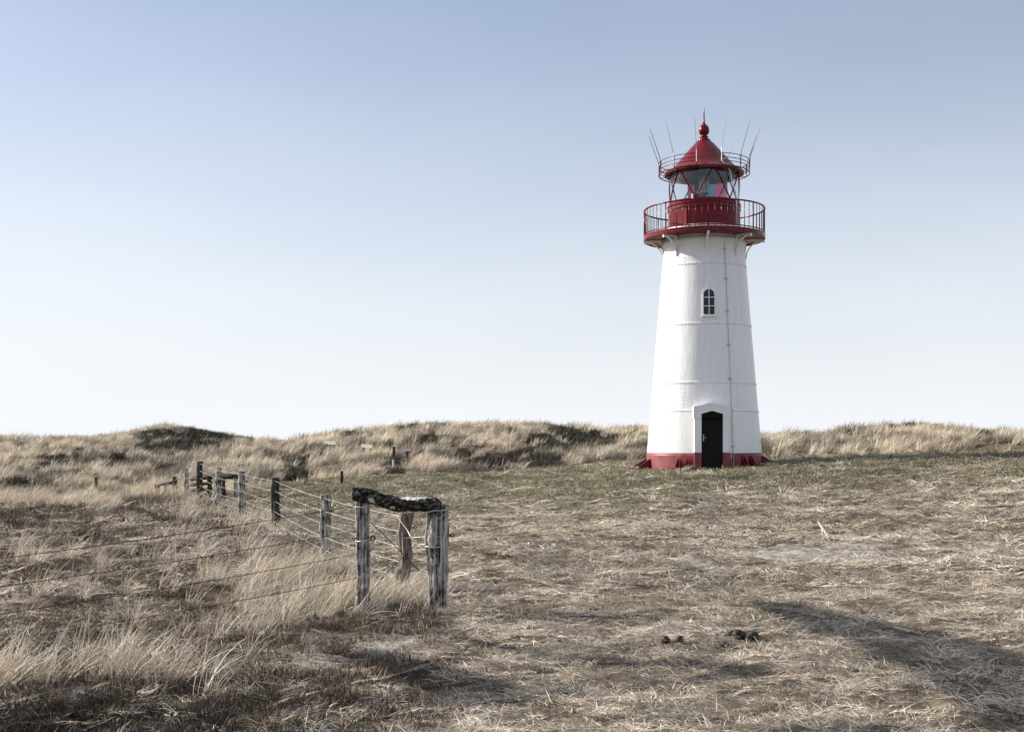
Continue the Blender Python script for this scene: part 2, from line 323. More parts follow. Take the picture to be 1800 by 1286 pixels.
# ---------------------------------------------------------------- the lighthouse
def paint(name, col, streak, rough=.4, bump=.25, spec=.5, wear=.25, vs=(3, 3, .5)):
    m = mat(name, col, rough, spec=spec); b = m.node_tree.nodes['Principled BSDF']
    tcn = nd(m, 'ShaderNodeTexCoord'); mpn = nd(m, 'ShaderNodeMapping'); mpn.inputs['Scale'].default_value = vs
    n = nd(m, 'ShaderNodeTexNoise'); n.inputs['Scale'].default_value = 2.2; n.inputs['Detail'].default_value = 8; n.inputs['Roughness'].default_value = .65
    n2 = nd(m, 'ShaderNodeTexNoise'); n2.inputs['Scale'].default_value = 3.5; n2.inputs['Detail'].default_value = 4
    lk(m, tcn.outputs['Object'], mpn.inputs['Vector']); lk(m, mpn.outputs[0], n.inputs['Vector']); lk(m, tcn.outputs['Object'], n2.inputs['Vector'])
    r = ramp_node(m, [(.45, (0, 0, 0)), (.75, (1, 1, 1))]); lk(m, n.outputs['Fac'], r.inputs['Fac'])
    ml = nd(m, 'ShaderNodeMath', operation='MULTIPLY'); lk(m, r.outputs[0], ml.inputs[0]); ml.inputs[1].default_value = wear
    mxn = nd(m, 'ShaderNodeMix', data_type='RGBA'); mxn.inputs['A'].default_value = (*col, 1); mxn.inputs['B'].default_value = (*streak, 1)
    lk(m, ml.outputs[0], mxn.inputs['Factor']); lk(m, mxn.outputs['Result'], b.inputs['Base Color'])
    ad = nd(m, 'ShaderNodeMath', operation='ADD'); lk(m, n.outputs['Fac'], ad.inputs[0]); lk(m, n2.outputs['Fac'], ad.inputs[1])
    bp = nd(m, 'ShaderNodeBump'); bp.inputs['Strength'].default_value = bump; bp.inputs['Distance'].default_value = .03
    lk(m, ad.outputs[0], bp.inputs['Height']); lk(m, bp.outputs[0], b.inputs['Normal'])
    return m
M_WHITE = paint('white_paint', (.86, .86, .86), (.60, .56, .50), .36, .30, wear=.32)
M_RED = paint('crimson_paint', (.145, .003, .009), (.075, .005, .008), .25, .2, wear=.7, spec=.26)
M_FADED = paint('faded_red_band_paint', (.25, .062, .068), (.07, .025, .026), .45, .3, wear=1.0, spec=.25, vs=(2.2, 2.2, 1.6))
M_DOOR = paint('black_door_paint', (.008, .008, .009), (.015, .014, .013), .6, .2, spec=.15)
M_IRON = mat('dark_iron', (.03, .02, .02), .5)
M_STEEL = mat('galvanised_steel', (.42, .42, .43), .4, .6)
M_PANE = mat('dark_window_glass', (.008, .009, .014), .1)
PXM = F/TY
def Hh(y): return (HZ-y)/PXM                            # height over the eye of a photo row on the tower axis
ZB = -.97                                               # foot of the tower
def rad(z): return (102-(102-72)*(z-Hh(825))/(Hh(461)-Hh(825)))/PXM
lh = thing('lighthouse', 'white riveted iron lighthouse with crimson lantern room and gallery on the meadow', 'lighthouse', (TX, TY, 0), -math.atan2(TX, TY))
def Hf(y): return (HZ-y)/F*(TY-rad(Hh(y)))             # height of a row measured on the near face of the wall
bm = bmesh.new(); zs = np.linspace(Hh(795), Hh(404), 60); lathe(bm, [(rad(z), z) for z in zs], 128); obj('tower_wall', bm, M_WHITE, lh, True)
bm = bmesh.new(); zs = np.linspace(ZB-.3, Hh(795), 10); lathe(bm, [(rad(z)+.012, z) for z in zs]+[(rad(zs[-1])-.01, zs[-1])], 128); obj('base_band', bm, M_FADED, lh, True)
# plate laps: very slightly proud strips, plus rivets
def onwall(a, z, off=0): r = rad(z)+off; return Vector((math.sin(a)*r, -math.cos(a)*r, z))
for y in (461, 567, 671, 720.5):
    z = Hf(y); bm = bmesh.new(); lathe(bm, [(rad(z-.05), z-.05), (rad(z-.045)+.003, z-.045), (rad(z+.045)+.003, z+.045), (rad(z+.05), z+.05)], 128); obj('plate_seam', bm, M_WHITE, lh, True)
def rivet(bm, c, nrm, r=.016):
    nrm = nrm.normalized(); a = nrm.orthogonal().normalized(); b = nrm.cross(a); k = 6
    r1 = [bm.verts.new(c+(a*math.cos(2*PI*i/k)+b*math.sin(2*PI*i/k))*r) for i in range(k)]; t = bm.verts.new(c+nrm*r*.8)
    for i in range(k): bm.faces.new((r1[i], r1[(i+1) % k], t))
bm = bmesh.new()
for y in (461, 567, 671, 720.5):
    z = Hf(y); n = int(2*PI*rad(z)/.12)
    for i in range(n):
        a = 2*PI*i/n
        for dz in (-.02,):
            rivet(bm, onwall(a, z+dz, .003), Vector((math.sin(a), -math.cos(a), .08)), .023)
for (y0, y1, aa) in ((461, 567, (.0, 1.05, 2.1, 3.14, 4.2, 5.24)), (567, 671, (.13, 1.18, 2.2, 3.3, 4.3, 5.4)), (671, 720, (.65, 1.7, 2.7, 3.7, 4.8, 5.9)), (720, 795, (.46, 1.45, 2.5, 3.5, 4.6, 5.68)), (404, 461, (.6, 1.6, 2.7, 3.7, 4.8, 5.8))):
    z0, z1 = Hf(y1)+.06, Hf(y0)-.06; n = int((z1-z0)/.12)
    for a in aa:
        for i in range(n+1): rivet(bm, onwall(a, z0+(z1-z0)*i/n, .0), Vector((math.sin(a), -math.cos(a), .08)), .020)
tag(obj('rivets', bm, paint('dull_white_paint', (.66, .65, .64), (.36, .33, .30), .5, .1, wear=.6), lh), kind='stuff')  # rivet heads in a duller, darker white than the wall
# portal, door
aD = math.asin(12.5/99); MD = Matrix.Rotation(aD, 4, 'Z')
yF = -(rad(Hh(825))+.10)
def zf(y): return (HZ-y)/F*(TY+yF)                      # rows measured on the portal's front plane
hw = .325; hwo = .565; kk = (TY+yF)/F
zt = zf(727); zp = zf(721.5); zb = ZB-.3; zr = zf(795)
inner = [(-hw, zb), (-hw, zr), (-hw, zt), (0, zp), (hw, zt), (hw, zr), (hw, zb)]
bm = bmesh.new()
for s in (-1, 1): box(bm, min(s*hw, s*(hwo-.03)), max(s*hw, s*(hwo-.03)), yF, yF+.9, zr+.001, zt-.0, MD)
prism(bm, [(-hwo+.03, zt), (-hw, zt), (0, zp), (hw, zt), (hwo-.03, zt), (hwo-.03, zf(716)), (0, zf(710)), (-hwo+.03, zf(716))], yF, yF+.9, MD)
frame_prism(bm, [(-hwo, zf(735)), (-hwo, zf(714)), (0, zf(707.5)), (hwo, zf(714)), (hwo, zf(735))], [(-hwo+.035, zf(735)), (-hwo+.035, zf(717)), (0, zf(711)), (hwo-.035, zf(717)), (hwo-.035, zf(735))], yF-.012, yF+.9, MD)
obj('portal', bm, M_WHITE, lh)
for s in (-1, 1): bm = bmesh.new(); box(bm, min(s*hw, s*(hwo-.028)), max(s*hw, s*(hwo-.028)), yF-.002, yF+.9, zb, zr, MD); obj('portal_foot', bm, M_FADED, lh)
bm = bmesh.new(); prism(bm, [(-hw+.002, zb), (-hw+.002, zt-.002), (0, zp-.004), (hw-.002, zt-.002), (hw-.002, zb)], yF+.085, yF+.3, MD)
door = obj('door', bm, M_DOOR, lh)
bm = bmesh.new(); frame_prism(bm, [(-hw+.01, ZB), (-hw+.01, zt-.03), (0, zp-.03), (hw-.01, zt-.03), (hw-.01, ZB)], [(-hw+.07, ZB+.12), (-hw+.07, zt-.08), (0, zp-.09), (hw-.07, zt-.08), (hw-.07, ZB+.12)], yF+.07, yF+.086, MD)
box(bm, -hw+.07, hw-.07, yF+.07, yF+.086, zf(762), zf(757), MD)
obj('door_rail', bm, M_DOOR, door)
bm = bmesh.new(); box(bm, -hw+.055, -hw+.085, yF+.055, yF+.071, zf(775), zf(763), MD); tube(bm, [MD@Vector((-hw+.07, yF+.04, zf(769))), MD@Vector((-hw+.15, yF+.04, zf(769)))], .012, 6); obj('handle', bm, M_STEEL, door)
bm = bmesh.new(); box(bm, -hw-.02, hw+.02, yF-.14, yF+.2, ZB-.2, ZB+.045, MD); obj('doorstep', bm, M_FADED, lh)
# window
aW = math.asin(8.5/81); zc = Hf(530.5); tilt = math.atan(30/364)
MW = Matrix.Translation(onwall(aW, zc))@Matrix.Rotation(aW, 4, 'Z')@Matrix.Rotation(-tilt, 4, 'X')
def arch(w, z0, z1, n=10): return [(-w, z0), (-w, z1-w)]+[(-w*math.cos(PI*i/n), z1-w+w*math.sin(PI*i/n)) for i in range(1, n)]+[(w, z1-w), (w, z0)]
win = obj('window', (lambda b: (frame_prism(b, arch(.195, -.42, .425), arch(.165, -.39, .395), -.03, .02, MW), b)[1])(bmesh.new()), M_WHITE, lh)
bm = bmesh.new(); prism(bm, arch(.17, -.395, .40), -.012, .03, MW); obj('pane', bm, M_PANE, win)
bm = bmesh.new(); box(bm, -.012, .012, -.035, -.010, -.392, .397, MW)
for z in (-.13, .14): box(bm, -.168, .168, -.033, -.009, z-.011, z+.011, MW)
obj('glazing_bar', bm, M_WHITE, win)
bm = bmesh.new(); box(bm, -.22, .22, -.055, .02, -.46, -.422, MW); obj('sill', bm, M_WHITE, win)
# conductor cable and clips
bm = bmesh.new(); pts = []
ca = lambda z: math.asin(min(.9, np.interp(z, [Hh(825), Hh(461), Hh(415)], [49/102, 35/72, 33.5/68.5])))
for z in np.linspace(ZB+.15, Hh(432), 30): pts.append(onwall(ca(z), z, .03))
e_ = onwall(ca(Hh(415))+.22, Hh(413), .25); pts.append(e_)
tube(bm, pts, .011, 6); cable = obj('lightning_cable', bm, mat('grey_cable', (.5, .5, .51), .6), lh, True)
for y in (437, 489, 546, 605, 665, 721, 784):
    z = Hf(y); a = ca(z); bm = bmesh.new(); M_ = Matrix.Translation(onwall(a, z, .02))@Matrix.Rotation(a, 4, 'Z'); box(bm, -.055, .055, -.02, .03, -.02, .02, M_); obj('clip', bm, M_STEEL, cable)
# small fittings right of the door
bm = bmesh.new(); tube(bm, [onwall(.445, Hh(733), .03), onwall(.448, Hh(765), .03), onwall(.452, Hh(805), .04)], .012, 6); obj('side_conduit', bm, M_WHITE, lh)
# base gussets
GB = [-97, -82, -66, -24, -15, 40, 50, 80, 92, 115, 140, 165, 190, 215, 240]
for gi, g in enumerate(GB):
    a = math.radians(g); zg = ZB+.07+(.11 if 30 < g < 120 else 0); r0 = rad(zg)-.02; M_ = Matrix.Rotation(a-PI/2, 4, 'Z')
    big = g in (-97, -82, -66, 80, 92); ln = .46 if big else .2; hh = .36 if big else .40; bm = bmesh.new()
    for s in (-1, 1):
        v = [(r0, s*.07-.012, zg-.1), (r0+ln, s*.07-.012, zg-.1), (r0+ln, s*.07-.012, zg+.06), (r0-.02, s*.035-.012, zg+hh)]
        A = [bm.verts.new(M_@Vector(p)) for p in v]; B = [bm.verts.new(M_@Vector((p[0], p[1]+.024, p[2]))) for p in v]
        bm.faces.new(A); bm.faces.new(B[::-1])
        for i in range(4): bm.faces.new((A[i], B[i], B[(i+1) % 4], A[(i+1) % 4]))
    box(bm, r0, r0+ln+.03, -.12, .12, zg-.1, zg+.045, M_)
    gu = obj('base_gusset', bm, M_RED, lh)
    bm = bmesh.new(); tube(bm, [M_@Vector((r0+ln-.03, 0, zg)), M_@Vector((r0+ln-.03, 0, zg+.10))], .028, 6); obj('anchor_bolt', bm, M_WHITE if big else M_FADED, gu)
# gallery
GR = 105/PXM; gz = Hh(418)
bm = bmesh.new(); lathe(bm, [(1.0, gz-.06), (GR-.03, gz-.06), (GR, gz-.10), (GR+.012, gz-.09), (GR+.012, gz+.05), (GR-.03, gz+.06), (1.0, gz+.06)], 128); gf = obj('gallery_floor', bm, M_RED, lh, False)
bm = bmesh.new()
lathe(bm, [(rad(Hh(432))-.05, Hh(440)), (rad(Hh(432))+.03, Hh(438)), (rad(Hh(432))+.05, Hh(428)), (rad(Hh(425))+.02, Hh(426))], 128); obj('collar', bm, M_WHITE, lh, True)
for k in range(8):
    a = math.radians(4+45*k); bm = bmesh.new(); R0 = rad(Hh(450))-.02; zt_ = gz-.065
    prof = []
    for i in range(11):
        t = PI/2*i/10; prof.append((R0+.05+(GR-R0-.12)*(1-math.cos(t)), Hh(456)+(zt_-.06-Hh(456))*math.sin(t)))
    M_ = Matrix.Rotation(a-PI/2, 4, 'Z')
    def bar(pp, w, th):
        out_ = []
        for i, p in enumerate(pp):
            d = (Vector(pp[min(i+1, len(pp)-1)])-Vector(pp[max(i-1, 0)])).normalized(); n = Vector((-d.y, d.x))*th/2
            out_.append([bm.verts.new(M_@Vector((p[0]+s*n.x, e2*w/2, p[1]+s*n.y))) for s, e2 in ((-1, -1), (1, -1), (1, 1), (-1, 1))])
        for A, B in zip(out_, out_[1:]):
            for i in range(4): bm.faces.new((A[i], A[(i+1) % 4], B[(i+1) % 4], B[i]))
        bm.faces.new(out_[0][::-1]); bm.faces.new(out_[-1])
    bar(prof, .07, .04); bar([(R0, zt_-.03), (GR-.01, zt_-.03)], .07, .05); bar([(R0+.0, Hh(459)), (R0+.05, zt_-.06)], .07, .04)
    bar([(GR-.03, zt_-.0), (GR-.03, zt_-.12)], .05, .05)
    obj('bracket', bm, M_WHITE, lh)
bm = bmesh.new(); rz = Hh(370); ring(bm, GR-.01, rz, .026, 120, 8); ring(bm, GR-.01, gz+.10, .018, 120, 6)
rail = obj('gallery_railing', bm, M_RED, lh, True)
NB = 60
for k in range(NB):
    a = 2*PI*k/NB+math.radians(4); c = (math.sin(a)*(GR-.01), -math.cos(a)*(GR-.01)); bm = bmesh.new(); heavy = k % 8 == 0 if False else (k*8 % NB < 8)
    tube(bm, [(c[0], c[1], gz+.05), (c[0], c[1], rz)], .02 if heavy else .0105, 6); obj('baluster', bm, M_RED, rail, True)
# lantern room
LR = 62.5/PXM; LG = 60/PXM; z0 = gz+.06; z1 = Hh(358); z2 = Hh(304)
bm = bmesh.new(); lathe(bm, [(LR-.15, z0), (LR+.02, z0), (LR+.02, z0+.08), (LR, z0+.10), (LR, z1-.28), (LR+.025, z1-.27), (LR+.025, z1-.22), (LR, z1-.21), (LR, z1-.15), (LR+.03, z1-.14), (LR+.03, z1-.09), (LR, z1-.08), (LR, z1), (LG-.1, z1)], 128)
obj('lantern_wall', bm, M_RED, lh, False)
bm = bmesh.new(); M_ = Matrix.Rotation(math.radians(-42), 4, 'Z'); box(bm, -.3, .3, -LR-.0, -LR+.2, z0+.05, z1-.3, M_); obj('hatch', bm, M_RED, lh)
def glass(name, col, rough=.0, alpha=.0, tint=1.0, gl=.12):
    m = bpy.data.materials.new(name); m.use_nodes = True; t = m.node_tree; t.nodes.clear()
    tr = t.nodes.new('ShaderNodeBsdfTransparent'); tr.inputs[0].default_value = (*col, 1)
    g = t.nodes.new('ShaderNodeBsdfGlossy'); g.inputs['Roughness'].default_value = .04
    lw = t.nodes.new('ShaderNodeLayerWeight'); lw.inputs['Blend'].default_value = .5; fr = t.nodes.new('ShaderNodeMath'); fr.operation = 'POWER'; fr.inputs[1].default_value = 6; t.links.new(lw.outputs['Facing'], fr.inputs[0])
    md = t.nodes.new('ShaderNodeMath'); md.operation = 'ADD'; md.inputs[1].default_value = gl; md.use_clamp = True
    mx_ = t.nodes.new('ShaderNodeMixShader'); o_ = t.nodes.new('ShaderNodeOutputMaterial')
    t.links.new(fr.outputs[0], md.inputs[0]); t.links.new(md.outputs[0], mx_.inputs[0]); t.links.new(tr.outputs[0], mx_.inputs[1]); t.links.new(g.outputs[0], mx_.inputs[2]); t.links.new(mx_.outputs[0], o_.inputs[0])
    return m
G_CLEAR = glass('clear_lantern_glass', (.93, .96, .97), gl=.09)
NG = 6
for k in range(NG):
    a = math.radians(16+60*k); bm = bmesh.new(); lathe(bm, [(LG, z1), (LG, z2+.02)], 16, a, a+math.radians(60)); obj('lantern_pane', bm, G_CLEAR, lh, True)
# zigzag glazing bars
for k in range(NG):
    for s in (-1, 1):
        a0 = math.radians(16+60*k); a1 = a0+s*math.radians(30); bm = bmesh.new()
        P = [Vector((math.sin(a0+(a1-a0)*t)*(LG+.012), -math.cos(a0+(a1-a0)*t)*(LG+.012), z2+(z1-z2)*t)) for t in np.linspace(0, 1, 7)]
        tube(bm, P, .022, 6); obj('glazing_bar', bm, M_RED, lh, True)
# coloured sector screens behind the lamp, black-out ceiling
for (a0, a1, nm, c) in ((-162, -149, 'red_screen', (.42, .07, .12)), (133, 163, 'red_screen', (.50, .09, .17)), (163, 180, 'green_screen', (.03, .25, .32)), (-180, -162, 'dark_screen', (.012, .025, .05))):
    bm = bmesh.new(); lathe(bm, [(LG-.06, z1), (LG-.06, z1+(.9 if nm == 'red_screen' else .97))], 12, math.radians(a0), math.radians(a1))
    obj(nm, bm, glass(nm+'_glass', c, gl=.05), lh, True)
bm = bmesh.new(); lathe(bm, [(.0, z2+.03), (LG-.02, z2+.03), (LG-.02, z2+.0), (LG-.06, z2-.0), (LG-.06, z2+.02), (0, z2+.02)], 48); obj('lantern_ceiling', bm, mat('dark_teal_ceiling', (.02, .035, .045), .5), lh)
bm = bmesh.new(); lathe(bm, [(0, z1), (LG, z1)], 48); obj('lantern_deck', bm, M_IRON, lh)
# lamp on its stand, with ribbed lens
lp = bpy.data.objects.new('lamp', None); COL.objects.link(lp); lp.parent = lh
bm = bmesh.new(); lathe(bm, [(0, z1), (.16, z1), (.16, z1+.05), (.06, z1+.08), (.06, z1+.28), (.15, z1+.30), (.15, z1+.34), (0, z1+.34)], 20); obj('lamp_stand', bm, M_IRON, lp, True)
bm = bmesh.new(); pr = [(.0, z1+.34)]
for i in range(13): pr.append((.09+.04*math.sin(PI*i/12)+(.012 if i % 2 else 0), z1+.34+.036*i))
pr.append((.07, z1+.84)); pr.append((0, z1+.86)); lathe(bm, pr, 24)
mg = mat('ribbed_lens_glass', (.55, .7, .7), .06); mg.node_tree.nodes['Principled BSDF'].inputs['Transmission Weight'].default_value = .75; mg.node_tree.nodes['Principled BSDF'].inputs['IOR'].default_value = 1.45
obj('lens', bm, mg, lp)
bm = bmesh.new()
for k in range(6):
    a = 2*PI*k/6; tube(bm, [(math.sin(a)*.165, math.cos(a)*.165, z1+.3), (math.sin(a)*.165, math.cos(a)*.165, z1+.84)], .012, 5)
ring(bm, .165, z1+.84, .015, 24, 5); ring(bm, .165, z1+.32, .015, 24, 5); obj('lens_frame', bm, M_STEEL, lp)
# roof
bm = bmesh.new(); RE = 67.5/PXM; ze = Hh(308.5)
lathe(bm, [(LG-.05, z2-.03), (LG+.05, z2-.02), (RE-.02, ze-.01), (RE+.03, ze), (RE+.035, ze+.07), (RE, ze+.10), (RE-.05, ze+.13), (56/PXM, Hh(297)), (47/PXM, Hh(287)), (30/PXM, Hh(267.5)), (16/PXM, Hh(252)), (10/PXM, Hh(247)), (0, Hh(247))], 96)
roof = obj('roof', bm, M_RED, lh, False)
for p in roof.data.polygons: p.use_smooth = p.center.z > ze+.14
bm = bmesh.new(); q = [(11, 248.5), (11.2, 246), (8, 245), (6.2, 243.5), (8, 242), (8, 241), (5, 240), (5.5, 238), (8.4, 235), (9.4, 230), (8.6, 225), (6, 221), (3.2, 219), (3.2, 217.5), (1.8, 217), (1.2, 210), (1.0, 200), (.5, 189), (0, 188)]
lathe(bm, [(max(a/PXM, 0), Hh(b)) for a, b in q], 24); obj('finial', bm, M_RED, roof, True)
# roof walkway rails with a gap at the front, rods, ladder pipe
RR = 79/PXM; bm = bmesh.new(); g0, g1 = math.radians(21.5), math.radians(351)
for y in (286.5, 293.5, 299.5, 307): ring(bm, RR-.0*(y > 300), Hh(y), .012 if y < 305 else .018, 90, 5, g0, g1)
rr_ = obj('roof_railing', bm, M_RED, lh, True)
for g in (-9, -40, -70, -100, -130, -160, 170, 140, 111, 80, 51, 21.5):
    a = math.radians(g); s, c = math.sin(a), -math.cos(a); bm = bmesh.new()
    tube(bm, [(s*(RE+.0), c*(RE+.0), ze+.03), (s*RR, c*RR, ze+.02), (s*(RR+.0), c*(RR+.0), Hh(286))], .016, 5); obj('rail_post', bm, M_RED, rr_)
for g in (-100, -70, -40, -9, 21.5, 51, 78, 111):
    a = math.radians(g); s, c = math.sin(a), -math.cos(a); bm = bmesh.new(); k = .45; top = Hh(232)
    zb_ = Hh(293); tube(bm, [(s*(RR+.015), c*(RR+.015), zb_-.15), (s*(RR+.03), c*(RR+.03), zb_+.2), (s*(RR+.36), c*(RR+.36), top)], [.013, .012, .007], 5)
    obj('lightning_rod', bm, M_STEEL if abs(g) < 45 else M_IRON, lh)
bm = bmesh.new()
def cyl(g, R, z): a = math.radians(g); return (math.sin(a)*R, -math.cos(a)*R, z)
tube(bm, [cyl(22, RR, Hh(277)), cyl(22, RR, Hh(291)), cyl(30, LG+.1, Hh(300)), cyl(44, LG+.07, Hh(312)), cyl(48, LG+.07, Hh(330)), cyl(56, LG+.07, Hh(345)), cyl(57, LR+.06, Hh(358)), cyl(57, LR+.06, Hh(402))], .02, 6)
obj('white_conduit', bm, M_WHITE, lh, True)
bm = bmesh.new(); tube(bm, [cyl(38, RR+.01, Hh(280)), cyl(26, RR-.03, Hh(296))], .016, 5); obj('fitting', bm, M_WHITE, lh); bm = bmesh.new(); tube(bm, [cyl(-18, LG+.05, Hh(352)), cyl(-18, LG+.05, Hh(362))], .03, 6); obj('fitting', bm, M_WHITE, lh)

# ---------------------------------------------------------------- weathered timber
def wood(name, dark, mid, light, bump=.8):
    m = mat(name, rough=.85, spec=.15); b = m.node_tree.nodes['Principled BSDF']
    tcn = nd(m, 'ShaderNodeTexCoord'); mpn = nd(m, 'ShaderNodeMapping'); mpn.inputs['Scale'].default_value = (48, 48, 2.0)
    n = nd(m, 'ShaderNodeTexNoise'); n.inputs['Scale'].default_value = 1; n.inputs['Detail'].default_value = 7; n.inputs['Roughness'].default_value = .6; n.inputs['Distortion'].default_value = .4
    n2 = nd(m, 'ShaderNodeTexNoise'); n2.inputs['Scale'].default_value = 6; n2.inputs['Detail'].default_value = 6; n2.inputs['Roughness'].default_value = .65
    lk(m, tcn.outputs['Object'], mpn.inputs['Vector']); lk(m, mpn.outputs[0], n.inputs['Vector']); lk(m, tcn.outputs['Object'], n2.inputs['Vector'])
    ma = nd(m, 'ShaderNodeMath', operation='MULTIPLY_ADD'); lk(m, n2.outputs['Fac'], ma.inputs[0]); ma.inputs[1].default_value = .75; ma.inputs[2].default_value = -.37
    ad = nd(m, 'ShaderNodeMath', operation='ADD'); lk(m, n.outputs['Fac'], ad.inputs[0]); lk(m, ma.outputs[0], ad.inputs[1])
    r = ramp_node(m, [(.38, dark), (.46, mid), (.60, light)]); lk(m, ad.outputs[0], r.inputs['Fac']); lk(m, r.outputs[0], b.inputs['Base Color'])
    bp = nd(m, 'ShaderNodeBump'); bp.inputs['Strength'].default_value = bump; bp.inputs['Distance'].default_value = .02
    lk(m, ad.outputs[0], bp.inputs['Height']); lk(m, bp.outputs[0], b.inputs['Normal'])
    return m
WG = wood('grey_weathered_oak', (.022, .019, .016), (.17, .155, .14), (.52, .49, .46))
WD = wood('dark_weathered_oak', (.008, .007, .006), (.03, .027, .023), (.09, .08, .07))
WB = wood('brown_weathered_oak', (.03, .024, .02), (.13, .108, .09), (.26, .225, .19))
WIRE_L = mat('bright_fence_wire', (.55, .52, .46), .35, .4); WIRE_D = mat('rusty_fence_wire', (.05, .035, .028), .7, .3)
M_INS = mat('black_rubber_insulator', (.012, .012, .012), .5)
def post_bm(h, w, seed, prof=None, lean=(0, 0), depth=.9, cut=0):
    """irregular split post; prof = [(t, centre shift, width factor)]"""
    bm = bmesh.new(); n = 22; hs = np.linspace(-.3, h, int(h/.035)+8); rs = []; rg = random.Random(seed)
    ph = [rg.uniform(0, 6.28) for _ in range(8)]; nn = fbm(np.arange(400)*.13+seed*9.1, np.zeros(400), seed, 3)
    prof = prof or [(0, 0, 1.05), (.3, rg.uniform(-.02, .02), 1), (.6, rg.uniform(-.02, .02), .97), (1, 0, .95)]
    pt, pc, pw = zip(*prof)
    for i, z in enumerate(hs):
        t = max(0, z/h); cx = np.interp(t, pt, pc)+lean[0]*z; cy = lean[1]*z; k = np.interp(t, pt, pw)*w/2
        row = []
        for j in range(n):
            a = 2*PI*j/n
            sq = 1/max(abs(math.cos(a)), abs(math.sin(a)))**.45
            g = 1+(fbm(np.array([z*4.5+seed]), np.array([math.cos(a)*1.2+5]), seed, 3)[0]-.5)*.62+.07*math.sin(3*a+ph[0]+z*1.1)+.06*math.sin(5*a+ph[1]-z*2)+.05*math.sin(9*a+ph[2]+math.sin(z*4+ph[4])*.8)+(nn[(i*3+j*17) % 400]-.5)*.10
            crack = -.22*math.exp(-((((a-ph[3]+math.sin(z*3+ph[5])*.12) % (2*PI))-PI)/.10)**2)-.16*math.exp(-((((a-ph[6]+math.sin(z*2+ph[7])*.15) % (2*PI))-PI)/.09)**2)
            rr = k*sq*.93*(g+crack); zz = z+(rg.uniform(-.006, .012) if i == len(hs)-1 else 0)+(cut*math.cos(a) if i == len(hs)-1 else 0)
            row.append(bm.verts.new((cx+math.cos(a)*rr, cy+math.sin(a)*rr*depth, zz)))
        rs.append(row)
    for a, b in zip(rs, rs[1:]):
        for k in range(n): bm.faces.new((a[k], a[(k+1) % n], b[(k+1) % n], b[k]))
    bm.faces.new(rs[-1]); return bm
def insulator(parent, x, y, z, s=1.0, side=1):
    bm = bmesh.new(); tube(bm, [(x, y, z), (x+side*.05*s, y-.01, z)], .014*s, 8)
    r = .030*s; tube(bm, [(x+side*(.065*s)+r*math.cos(t), y-.01, z+r*math.sin(t)) for t in np.linspace(0, 2*PI, 13)], .011*s, 6, False)
    obj('insulator', bm, M_INS, parent)
def P(px, d): x = (px-900)/F*d; return Vector((x, d, H(x, d)))
def top_h(px, d, py): return (HZ-py)/F*d-H((px-900)/F*d, d)
def wire_bm(pts, r, sag=.0, seg=8):
    bm = bmesh.new(); out_ = []
    for i, (a, b) in enumerate(zip(pts, pts[1:])):
        a = Vector(a); b = Vector(b)
        for k in range(seg+(i == len(pts)-2)):
            t = k/seg; p = a.lerp(b, t); p.z -= 4*sag*t*(1-t)*(b-a).length/4; out_.append(p)
    tube(bm, out_, r, 5); return bm

# main fence: (px centre, distance, top row, width, material, profile, label)
FP = [
 (711, 14.9, 901, .175, WB, [(0, -.03, 1.0), (.25, -.02, .95), (.5, .0, 1.02), (.75, -.02, 1.02), (1, .02, .95)], 'brown leaning corner post seen under the log, with black ring insulator', (.02, 0)),
 (572, 17.6, 870, .160, WG, [(0, -.02, 1.1), (.14, -.02, 1.15), (.28, .01, .78), (.42, .0, .98), (.55, -.01, 1.1), (.7, .0, 1.0), (1, .0, 1.0)], 'pale grey wavy post with pinched waist', (0, 0)),
 (483.5, 22.2, 840, .155, WD, None, 'blackened dark post between two pale posts', (.01, 0)),
 (425, 26.0, 828, .168, WG, None, 'smooth grey square-cut post', (0, 0)),
 (382, 28.8, 822, .160, WG, [(0, -.03, .85), (.4, .02, 1), (.7, .0, 1.12), (1, .01, .95)], 'rough grey post tapering to its foot', (.01, 0)),
 (351.5, 31.5, 811, .160, WD, None, 'tall dark post at the bend of the fence', (0, 0)),
]
fence = thing('wire_fence', 'weathered post and wire fence running from the log frame back to the dunes', 'fence', P(711, 14.9))
fl = fence.location.copy()
posts = []
for i, (px, d, ty, w, m, pr, lb, ln) in enumerate(FP):
    p = P(px, d); h = top_h(px, d, ty); o = obj('post', post_bm(h, w, 20+i, pr, ln), m, fence, loc=p-fl); o['label'] = lb
    posts.append((p, h))
    if i in (0, 1, 2, 3): insulator(o, w*.5+ln[0]*h*.8, -.03, h*(.78 if i else .82)-.0, .55)
for k in range(5):
    pts = []
    for (p, h) in posts: pts.append(p-fl+Vector((.02, -.095, max(.1, h-.05-k*.19))))
    o = obj('wire', wire_bm(pts, .0034, .018), WIRE_L, fence, True)
